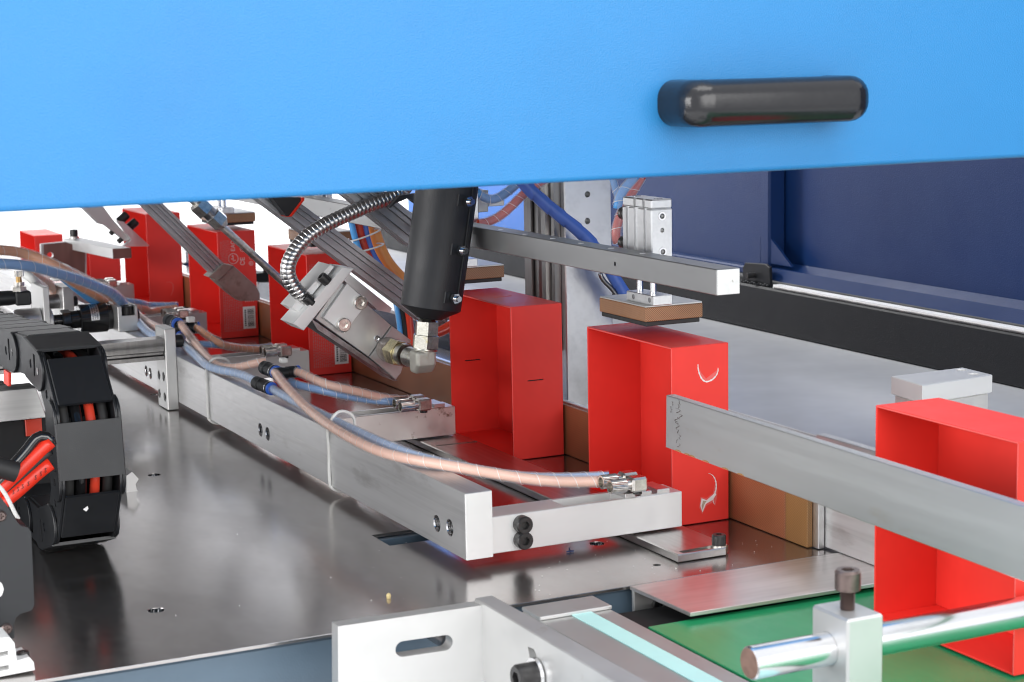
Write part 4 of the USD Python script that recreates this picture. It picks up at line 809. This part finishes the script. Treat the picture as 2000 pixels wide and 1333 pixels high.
b0x, b1x = P(124, 600, 'y', 2.70)[0], P(145, 600, 'y', 2.70)[0]
obj('plate', box(b0x, b1x, 2.70, 2.76, .06, P(134, 561, 'y', 2.70)[2], .0007), 'alu_matte', SP)
r0_, r1_ = P(90, 590, 'y', 2.73), P(125, 588, 'y', 2.73)
obj('rod', cyl((r0_[0]-.02, 2.73, r1_[2]), (b0x-.0003, 2.73, r1_[2]), .0105), 'dark_steel', SP)
obj('screw_head', bolt((b1x+.0003, 2.72, P(150, 588, 'y', 2.72)[2]), (1, 0, 0), .0075, .009), 'black_oxide', SP)
# speed controller
ks = 2.55/FPX; VY = 2.545
VC = thing('flow_control', 'black elbow flow control valve with brass stem and knurled knob', 'valve', P(37, 590, 'y', VY))
cc = P(37, 582, 'y', VY)
obj('elbow_body', box(cc[0]-9*ks, cc[0]+21*ks, VY-.011, VY+.011, cc[2]-14*ks, cc[2]+13.5*ks, .002), 'black_plastic', VC)
obj('hose_socket', lathe(cc-np.array([42*ks, 0, -1*ks]), XD, [(0, 13*ks), (3*ks, 14.5*ks), (22*ks, 14.5*ks), (36*ks, 13*ks)], 30), 'black_plastic', VC)
obj('black_hose', cyl(cc-np.array([70*ks, 0, 0]), cc-np.array([38*ks, 0, 0]), 10*ks), 'black_rubber', VC)
vb = lambda a, b, r, n=30: lathe(P(37, a, 'y', VY), (0, 0, 1), [(0, r*ks), ((a-b)*ks, r*ks)], n)
obj('hex_nut', vb(569, 560, 15, 6), 'nickel', VC); obj('lock_ring', vb(559, 551, 10.5), 'nickel', VC); obj('stem', vb(551, 538, 5.6), 'brass', VC)
nk = 24; a = np.linspace(0, 2*np.pi, nk*2, endpoint=False); rk = np.where(np.arange(nk*2) % 2, 9.4, 8.3)*ks; kp = P(37, 540, 'y', VY)
obj('knurled_knob', m3.CrossSection([np.stack([rk*np.cos(a), rk*np.sin(a)], -1)]).extrude(11*ks).translate(list(kp)), 'nickel', VC)
# ------------------------------------------------------------------ cable chain
CX0, CX1 = .343, .401
KC = thing('cable_chain', 'black plastic cable chain with red and black cables bending down to the table', 'cable chain', (.37, 1.66, 0))
zc, yc, RO, RI = .0985, 1.688, .098, .060
LINK = .0545
# pivots along a U: bottom run (towards +y), bend, top run
def upath(s):   # s = 0 at the front point; positive goes up and over, negative down and under
    rm = (RO+RI)/2; q = rm*math.pi/2; sg = 1 if s >= 0 else -1; t = abs(s)
    if t <= q: a = t/rm; return np.array([yc-rm*math.cos(a), zc+sg*rm*math.sin(a)]), np.array([math.sin(a), sg*math.cos(a)])
    return np.array([yc+(t-q), zc+sg*rm-(.07*(t-q) if sg > 0 else 0)]), np.array([1.0, 0.0])
hl = (RO-RI)/2
piv = [upath((k-.35)*LINK)[0] for k in range(-6, 19)]
for k in range(len(piv)-1):
    a, b = piv[k], piv[k+1]; d = (b-a)/np.linalg.norm(b-a); nrm = np.array([-d[1], d[0]])       # outward normal of the U (front: -y)
    if nrm@((a+b)/2-np.array([yc, zc])) < 0 and (a[0]+b[0])/2 < yc+.02: nrm = -nrm
    if k >= 8 and nrm[1] < 0: nrm = -nrm
    if k <= 4 and nrm[1] > 0: nrm = -nrm
    def rnd(c0, c1, h, n=8):
        th0 = math.atan2(d[1], d[0]); pts = []
        for t in np.linspace(-math.pi/2, math.pi/2, n): pts.append(c1+h*np.array([math.cos(th0+t), math.sin(th0+t)]))
        for t in np.linspace(math.pi/2, 3*math.pi/2, n): pts.append(c0+h*np.array([math.cos(th0+t), math.sin(th0+t)]))
        return pts
    for side, sx in ((CX0, 1), (CX1, -1)):
        t0 = side+sx*(.0028 if k % 2 else 0.0)
        pl = prism(rnd(a, b, hl*.93), 'x', t0, t0+sx*.0026, .0004)
        pl = pl-cyl((t0-sx*.001, *((a*.5+b*.5)+d*LINK*.02)), (t0+sx*.001, *((a*.5+b*.5)+d*LINK*.02)), .0042, n=18)
        sl = [(a+b)/2+d*(-.018)+nrm*.012, (a+b)/2+d*(-.010)+nrm*.012, (a+b)/2+d*(-.011)-nrm*.008, (a+b)/2+d*(-.016)-nrm*.008]
        pl = pl-prism(sl, 'x', t0-sx*.001, t0+sx*.0013)
        o = obj('link_plate', pl, 'black_plastic', KC)
        if sx > 0 and 5 < k < 16: obj('hinge_pin', cyl((t0-.0003, *a), (t0+.001, *a), .0034, n=18), 'black_gloss', o)
    m = a+(b-a)*.5; cs_ = [m-d*(LINK*.452)+nrm*hl, m+d*(LINK*.452)+nrm*hl, m+d*(LINK*.452)+nrm*(hl-.0028), m-d*(LINK*.452)+nrm*(hl-.0028)]
    x0_, x1_ = CX0+(.0055 if k % 2 else .0003), CX1-(.0055 if k % 2 else .0003)
    obj('cross_bar', prism(cs_, 'x', x0_, x1_, .0007), 'black_plastic', KC)
    ci = [m-d*(LINK*.47)-nrm*hl, m+d*(LINK*.47)-nrm*hl, m+d*(LINK*.47)-nrm*(hl-.0025), m-d*(LINK*.47)-nrm*(hl-.0025)]
    obj('inner_bar', prism(ci, 'x', x0_, x1_, .0006), 'black_plastic', KC)
for x, r, m, off, lb in ((CX0+.012, .0048, 'black_rubber', .004, 'black'), (CX0+.023, .0050, 'black_gloss', .002, 'black'), (CX0+.035, .0044, 'tube_red', .0, 'red'), (CX0+.046, .0045, 'black_rubber', .003, 'black')):
    pth = [np.array([x, *(upath(s)[0]+0*off)]) for s in np.linspace(-.27, .6, 60)]
    obj('carried_cable', tube(pth, r, 14), m, KC, smooth=True, label=lb+' cable carried in the chain')
obj('paper_chip', prism([(CX0+.018, .058), (CX0+.022, .0605), (CX0+.0225, .058), (CX0+.0205, .056)], 'y', yc-RO-.0022, yc-RO-.0012), 'label_white', label='white paper chip stuck on the front of the cable chain', cat='paper chip', smooth=False)
AB = P(0, 785, 'y', 1.83); AB2 = P(0, 838, 'y', 1.83)
q = face_y([(-60, 791), (62, 757), (82, 806), (-60, 826)], 1.76)
obj('support_bar', prism([(-.02, q[1][1]-.030), (q[1][0]+.012, q[1][1]-.030), (q[1][0]+.004, q[1][1]-.0005), (-.02, q[1][1]-.0005)], 'y', 1.76, 1.79, .0006), 'alu_brushed_x', label='plain aluminium bar under the top run of the cable chain', cat='bar')
obj('red_sensor_block', prism(face_y([(16, 728), (22, 728), (22, 755), (16, 755)], 1.70), 'y', 1.70, 1.72, .0006), 'red_cable', label='small red block under the cable chain links at the left edge', cat='block')
# cut rail end behind the chain
RE = face_y([(247, 930), (258, 922), (271, 936), (265, 946), (267, 956), (274, 968), (273, 974), (247, 977)], 1.88)
obj('rail_stub', prism(RE, 'y', 1.88, 2.02), 'bar_steel', label='sawn end of a grooved aluminium rail lying behind the cable chain', cat='rail')
# loose cables at the left
for pts, r, m, lb in ((((98, 862), (70, 888), (35, 922), (-5, 960), (-40, 990)), .0062, 'red_cable', 'upper red cable leaving the chain at the left edge'),
                      (((98, 905), (66, 930), (32, 960), (0, 985), (-40, 1012)), .0062, 'red_cable', 'lower red cable with dark pen marks at the left edge'),
                      (((96, 884), (66, 910), (32, 942), (-5, 972), (-40, 1000)), .0036, 'black_rubber', 'thin black cable between the two red cables'),
                      (((100, 870), (92, 855), (78, 853), (58, 872), (30, 905), (0, 940), (-30, 965)), .0048, 'black_gloss', 'black cable looping over the red cables at the left edge')):
    obj('loose_cable', tube(Yp(1.575, *pts), r), m, label=lb, cat='cable', smooth=True)
zD = zoomed(0, 840, 4.936)
mk = [prism(face_y(stroke([zD(x, y), zD(x+14, y-16), zD(x+6, y-34), zD(x+22, y-40)], .25, .5), 1.568), 'y', 1.5676, 1.5683) for x, y in ((120, 620), (165, 592), (210, 565), (265, 540), (335, 480), (385, 445), (430, 410))]
obj('pen_marks', mk, 'ink', label='dark handwritten marks along the lower red cable', cat='pen marks', smooth=False)
obj('cable_end', cyl(P(-30, 905, 'y', 1.56), P(32, 923, 'y', 1.56), .0085), 'black_rubber', label='thick black rubber cable sheath end at the left edge', cat='cable', smooth=32)
obj('white_tie', tube(Yp(1.47, (-12, 942), (8, 962), (24, 992), (36, 1014)), .0016), 'nylon', label='white cable tie strap running down to the black motor cover', cat='cable tie', smooth=True)
# motor cover and white foot
MY = 1.385
MC = thing('motor_cover', 'matt black motor cover with rounded notch and cross screws', 'motor cover', P(20, 1245, 'y', MY))
mq = face_y([(-90, 975), (-5, 964), (12, 985), (32, 1018), (40, 1027), (55, 1031), (61, 1040), (67, 1182), (63, 1191), (55, 1195), (40, 1199), (31, 1207), (27, 1220), (28, 1247), (-90, 1262)], MY)
obj('cover', prism(mq, 'y', MY, MY+.03), 'black_plastic', MC, smooth=20)
zE = zoomed(0, 1080, 5.27)
obj('white_logo', prism(face_y([(-30, 1136), (0, 1137), (4, 1141), (7, 1151), (4, 1162), (0, 1166), (-30, 1170)], MY), 'y', MY-.0004, MY-.00005), 'label_white', MC, smooth=False)
for px in ((1, 1008), (13, 1228)):
    c = P(*px, 'y', MY); sc = lathe(c, (0, -1, 0), [(0, .0042), (.0012, .0042), (.0026, .003)], 24)
    sc = sc-box(c[0]-.0021, c[0]+.0021, c[1]-.01, c[1]-.0008, c[2]-.0006, c[2]+.0006, .0001)-box(c[0]-.0006, c[0]+.0006, c[1]-.01, c[1]-.0008, c[2]-.0021, c[2]+.0021, .0001)
    obj('cross_screw', sc, 'worn_oxide', MC)
WM = thing('plastic_mount', 'white plastic sensor mount with black cap screw on the table corner', 'bracket', P(20, 1318, 'y', 1.348))
wq = face_y([(-70, 1258), (0, 1247), (18, 1245), (28, 1256), (33, 1291), (57, 1284), (66, 1294), (68, 1309), (-70, 1336)], 1.345)
wm = prism(wq, 'y', 1.345, 1.372)
for pq in (((-40, 1283), (16, 1271), (17, 1280), (-40, 1292)), ((-40, 1310), (17, 1299), (18, 1308), (-40, 1320))): wm = wm-prism(face_y(pq, 1.345), 'y', 1.34, 1.356)
obj('foot', wm, 'white_plastic', WM, smooth=20)
c = P(45, 1290, 'y', 1.358); obj('cap_screw', bolt(c-np.array([0, 0, .001]), (0, 0, 1), .0048, .0082), 'black_oxide', WM)
# ------------------------------------------------------------------ foreground bracket, conveyor, shaft, flat bar
FBY = 1.25
FB = thing('angle_bracket', 'bright aluminium angle bracket with a long slot in front of the table', 'bracket', P(800, 1230, 'y', FBY))
zB = zoomed(600, 1000, 2.857)
sc0, sc1 = P(787, 1268, 'y', FBY), P(870, 1256, 'y', FBY); rs = .0060; dv = (sc1-sc0)/np.linalg.norm(sc1-sc0)
ang = math.atan2(dv[2], dv[0]); slot = [(sc0[0]+rs*math.cos(ang+t), sc0[2]+rs*math.sin(ang+t)) for t in np.linspace(math.pi/2, 3*math.pi/2, 12)]+[(sc1[0]+rs*math.cos(ang+t), sc1[2]+rs*math.sin(ang+t)) for t in np.linspace(-math.pi/2, math.pi/2, 12)]
fq = face_y([(660, 1224), (947, 1182), (949, 1400), (661, 1442)], FBY)
obj('slotted_plate', prism(fq, 'y', FBY, FBY+.0125, holes=[slot]), 'alu_matte', FB)
obj('edge_highlight', prism(face_y([(660.5, 1224.3), (946, 1182.5), (946, 1184), (660.5, 1225.8)], FBY), 'y', FBY-.0002, FBY), 'alu', FB) if False else None
c = P(861, 1247, 'y', 1.30); obj('stud', cyl((c[0], 1.285, c[2]), (c[0], 1.3345, c[2]), .0062), 'dark_steel', FB)
zs = .0312
l0_, l1_ = P(947, 1181, 'z', zs), P(1195, 1329, 'z', zs); r0s, r1s = P(976, 1171, 'z', zs), P(1254, 1325, 'z', zs)
ext = lambda a, b, t: a+(b-a)*t
sq = [l0_[:2]+(l0_-l1_)[:2]*.075, ext(l0_, l1_, 2.0)[:2], ext(r0s, r1s, 2.0)[:2], r0s[:2]+(r0s-r1s)[:2]*.05]
sq[0][1] = FBY+.0127+.0; sq[3][1] = FBY+.0127
sp_ = prism([(l0_[0]+.0006, FBY+.0125), ext(l0_, l1_, 2.0)[:2], ext(r0s, r1s, 2.0)[:2], (r0s[0], FBY+.0125)], 'z', -.10, zs, .0008)
xs_ = l0_[0]+(l1_[0]-l0_[0])*.42
c = P(1050, 1318, 'x', xs_)
hq = [(c[1]-.008, c[2]-.006), (c[1]-.008, c[2]+.006), (c[1]+.006, c[2]+.017), (c[1]+.016, c[2]+.016), (c[1]+.012, c[2]+.004), (c[1]+.004, c[2]-.006)]
sp_ = sp_-prism(hq, 'x', xs_-.03, xs_+.006)
obj('side_plate', sp_, 'alu_matte', FB)
obj('washer', cyl((xs_-.0035, c[1], c[2]), (xs_-.0008, c[1], c[2]), .0125), 'chrome', FB)
obj('cap_screw', bolt((xs_-.0035, c[1], c[2]), (-1, 0, 0), .0098, .0145), 'black_oxide', FB)
CR = thing('conveyor_rail', 'aluminium conveyor side rail with a cyan strip along its top', 'conveyor rail', (.67, 1.2, -.02))
ry0 = 1.312
xl, xr = P(1020, 1186, 'z', .002)[0], P(1197, 1184, 'z', .002)[0]
obj('rail_body', box(xl, xr, .4, ry0-.0008, -.06, -.0015, .0008), 'alu_matte', CR)
obj('end_plate', box(xl, xr+.0006, P(1053, 1206, 'z', .002)[1], ry0, -.0012, .0018, .0006), 'alu_matte', CR)
s_l = P(1118, 1203, 'z', -.001)[0]; s_r = P(1157, 1197, 'z', -.001)[0]; se = P(1125, 1199, 'z', -.001)[1]
obj('strip', box(s_l, s_r, .4, se, -.0014, -.0004, .0003), 'cyan_strip', CR)
obj('belt', box(xr+.010, 1.25, .3, 1.2395, -.011, -.0062, .0006), 'belt_green', label='green conveyor belt under the nearest red box and the chrome shaft', cat='conveyor belt')
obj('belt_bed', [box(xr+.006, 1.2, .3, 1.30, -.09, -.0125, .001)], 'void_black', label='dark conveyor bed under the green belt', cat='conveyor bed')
FBX = .82
bq = face_x([(1301, 772), (2160, 1040), (2160, 1197), (1300, 874)], FBX)
LB = thing('flat_guide_bar', 'long brushed flat steel guide bar crossing in front of two red boxes', 'bar', (FBX, 1.2, .1))
obj('bar', prism(bq, 'x', FBX, FBX+.009, .0006), 'flat_steel', LB)
z2 = zoomed(1100, 560, 2.381)
scr = []
for k in range(11):
    x, y = 536+RNG.normal(0, 5), 528+k*20+RNG.normal(0, 3)
    scr.append(stroke([z2(x, y), z2(x+RNG.normal(3, 7), y+RNG.uniform(3, 9)), z2(x+RNG.normal(-3, 7), y+RNG.uniform(9, 16)), z2(x+RNG.normal(2, 6), y+RNG.uniform(15, 24))], .12, RNG.uniform(.2, .6)))
for k in range(5):
    x, y = 506+RNG.normal(0, 6), 535+k*11; scr.append(stroke([z2(x, y), z2(x+5, y+4), z2(x+2, y+9)], .1, .35))
obj('pen_scribble', [prism(face_x(s_, FBX), 'x', FBX-.0002, FBX-.00005) for s_ in scr], 'worn_oxide', LB, smooth=False)
ru = [stroke([(x, 874+(x-1300)*.376-1.5), (x+6, 874+(x-1294)*.376-2.5), (x+13, 874+(x-1287)*.376-1.5)], .4, 1.2) for x in (1318, 1336, 1345, 1372, 1410, 1440)]
pbr('rust', (.42, .20, .06), .8)
obj('rust_spots', [prism(face_x(s_, FBX), 'x', FBX-.0002, FBX-.00005) for s_ in ru], 'rust', LB, smooth=False)
SHY = .985
SH = thing('chrome_shaft', 'polished chrome shaft held by a clamp block over the green belt', 'shaft', P(1475, 1296, 'y', SHY))
sl_ = P(1463, 1296, 'y', SHY); kk = np.dot(sl_-CAM, fw)/FPX; sz = (sl_[2]+P(1990, 1213, 'y', SHY)[2])/2
obj('shaft', lathe((sl_[0], SHY, sl_[2]), XD, [(0, 31*kk), (.0012, 33.5*kk), (.6, 33.5*kk)], 64), 'shaft_steel', SH)
obj('shaft_end', cyl((sl_[0]-.0003, SHY, sl_[2]), (sl_[0]+.0002, SHY, sl_[2]), 30*kk, n=48), 'shaft_rust', SH)
KB = thing('clamp_block', 'aluminium clamp block with rusty cap screw on the chrome shaft', 'clamp block', P(1656, 1320, 'y', SHY))
by0 = SHY-.0215; k0 = P(1656, 1212, 'y', by0); k1 = P(1727, 1199, 'y', by0)
by1 = P(1585, 1172, 'x', k0[0])[1]
obj('block', box(k0[0], k1[0], by0, by1, -.004, k0[2], .0016)-cyl((k0[0]-.01, SHY, sl_[2]), (k1[0]+.01, SHY, sl_[2]), 34.2*kk), 'alu_matte', KB)
cS = ((k0[0]+k1[0])/2, (by0+by1)/2)
hs_ = P(1657, 1150, 'y', cS[1])[2]; kq_ = 1.25/FPX
th = [(0, .0046)]; hL = hs_-k0[2]
nT = 11
for i in range(nT): th += [(hL*(i+.25)/nT, .0040), (hL*(i+.75)/nT, .0050)]
obj('screw_thread', lathe((cS[0], cS[1], k0[2]+.0001), (0, 0, 1), th+[(hL, .0046)], 28), 'worn_oxide', KB)
obj('screw_head', bolt((cS[0], cS[1], hs_), (0, 0, 1), .0085, .0135), 'worn_oxide', KB)

cw = P(100, 880, 'y', 1.80)[0]
CG = thing('carriage', 'black painted carriage base in the dark gap behind the red cables', 'carriage', (.2, 1.85, 0))
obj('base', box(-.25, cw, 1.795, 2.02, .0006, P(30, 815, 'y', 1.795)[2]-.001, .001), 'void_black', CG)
obj('red_clip', prism(face_y([(48, 820), (80, 816), (82, 850), (50, 852)], 1.794), 'y', 1.791, 1.7945, .0005), 'tube_red', CG)
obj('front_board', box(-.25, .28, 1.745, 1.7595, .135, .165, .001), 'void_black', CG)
fy = P(1033, 400, 'x', 1.50)[1]
obj('far_blue_panel', box(1.50, 1.506, fy, fy+.55, .10, .59, .001), 'far_blue', label='light blue side panel behind the hoses left of the column', cat='panel')
SPL = thing('slotted_plate', 'flat slotted steel plate with black cap screw lying under the arms', 'plate', (.847, 1.6, 0))
pl = prism([(.8195, 1.3655), (.868, 1.3655), (.8758, 1.3735), (.8758, 2.03), (.8195, 2.03)], 'z', .0005, .0078, .0009)
a_, b_ = P(1330, 1079, 'z', .0078), P(1404, 1066, 'z', .0078)
gd = (b_-a_); gl = np.linalg.norm(gd); gd /= gl; gn = np.array([-gd[1], gd[0], 0])
groove = [a_-gd*.0*gl+gn*.0038, a_-gd*.0-gn*.0038, b_+gd*.006-gn*.0042, b_+gd*.006+gn*.0042]
pl = pl-prism([g[:2] for g in groove], 'z', .0035, .02)
c1_, c2_ = P(852, 871, 'z', .0078), P(932, 863, 'z', .0078)
pl = pl-prism([c1_[:2]+[0, .0025], c1_[:2]-[0, .0025], c2_[:2]-[0, .0025], c2_[:2]+[0, .0025]], 'z', .0045, .02)
obj('plate', pl, 'slide_steel', SPL)
obj('washer', cyl((b_[0], b_[1], .0036), (b_[0], b_[1], .0088), .0072), 'nickel', SPL)
obj('cap_screw', bolt((b_[0], b_[1], .0088), (0, 0, 1), .0062, .0098), 'black_oxide', SPL)
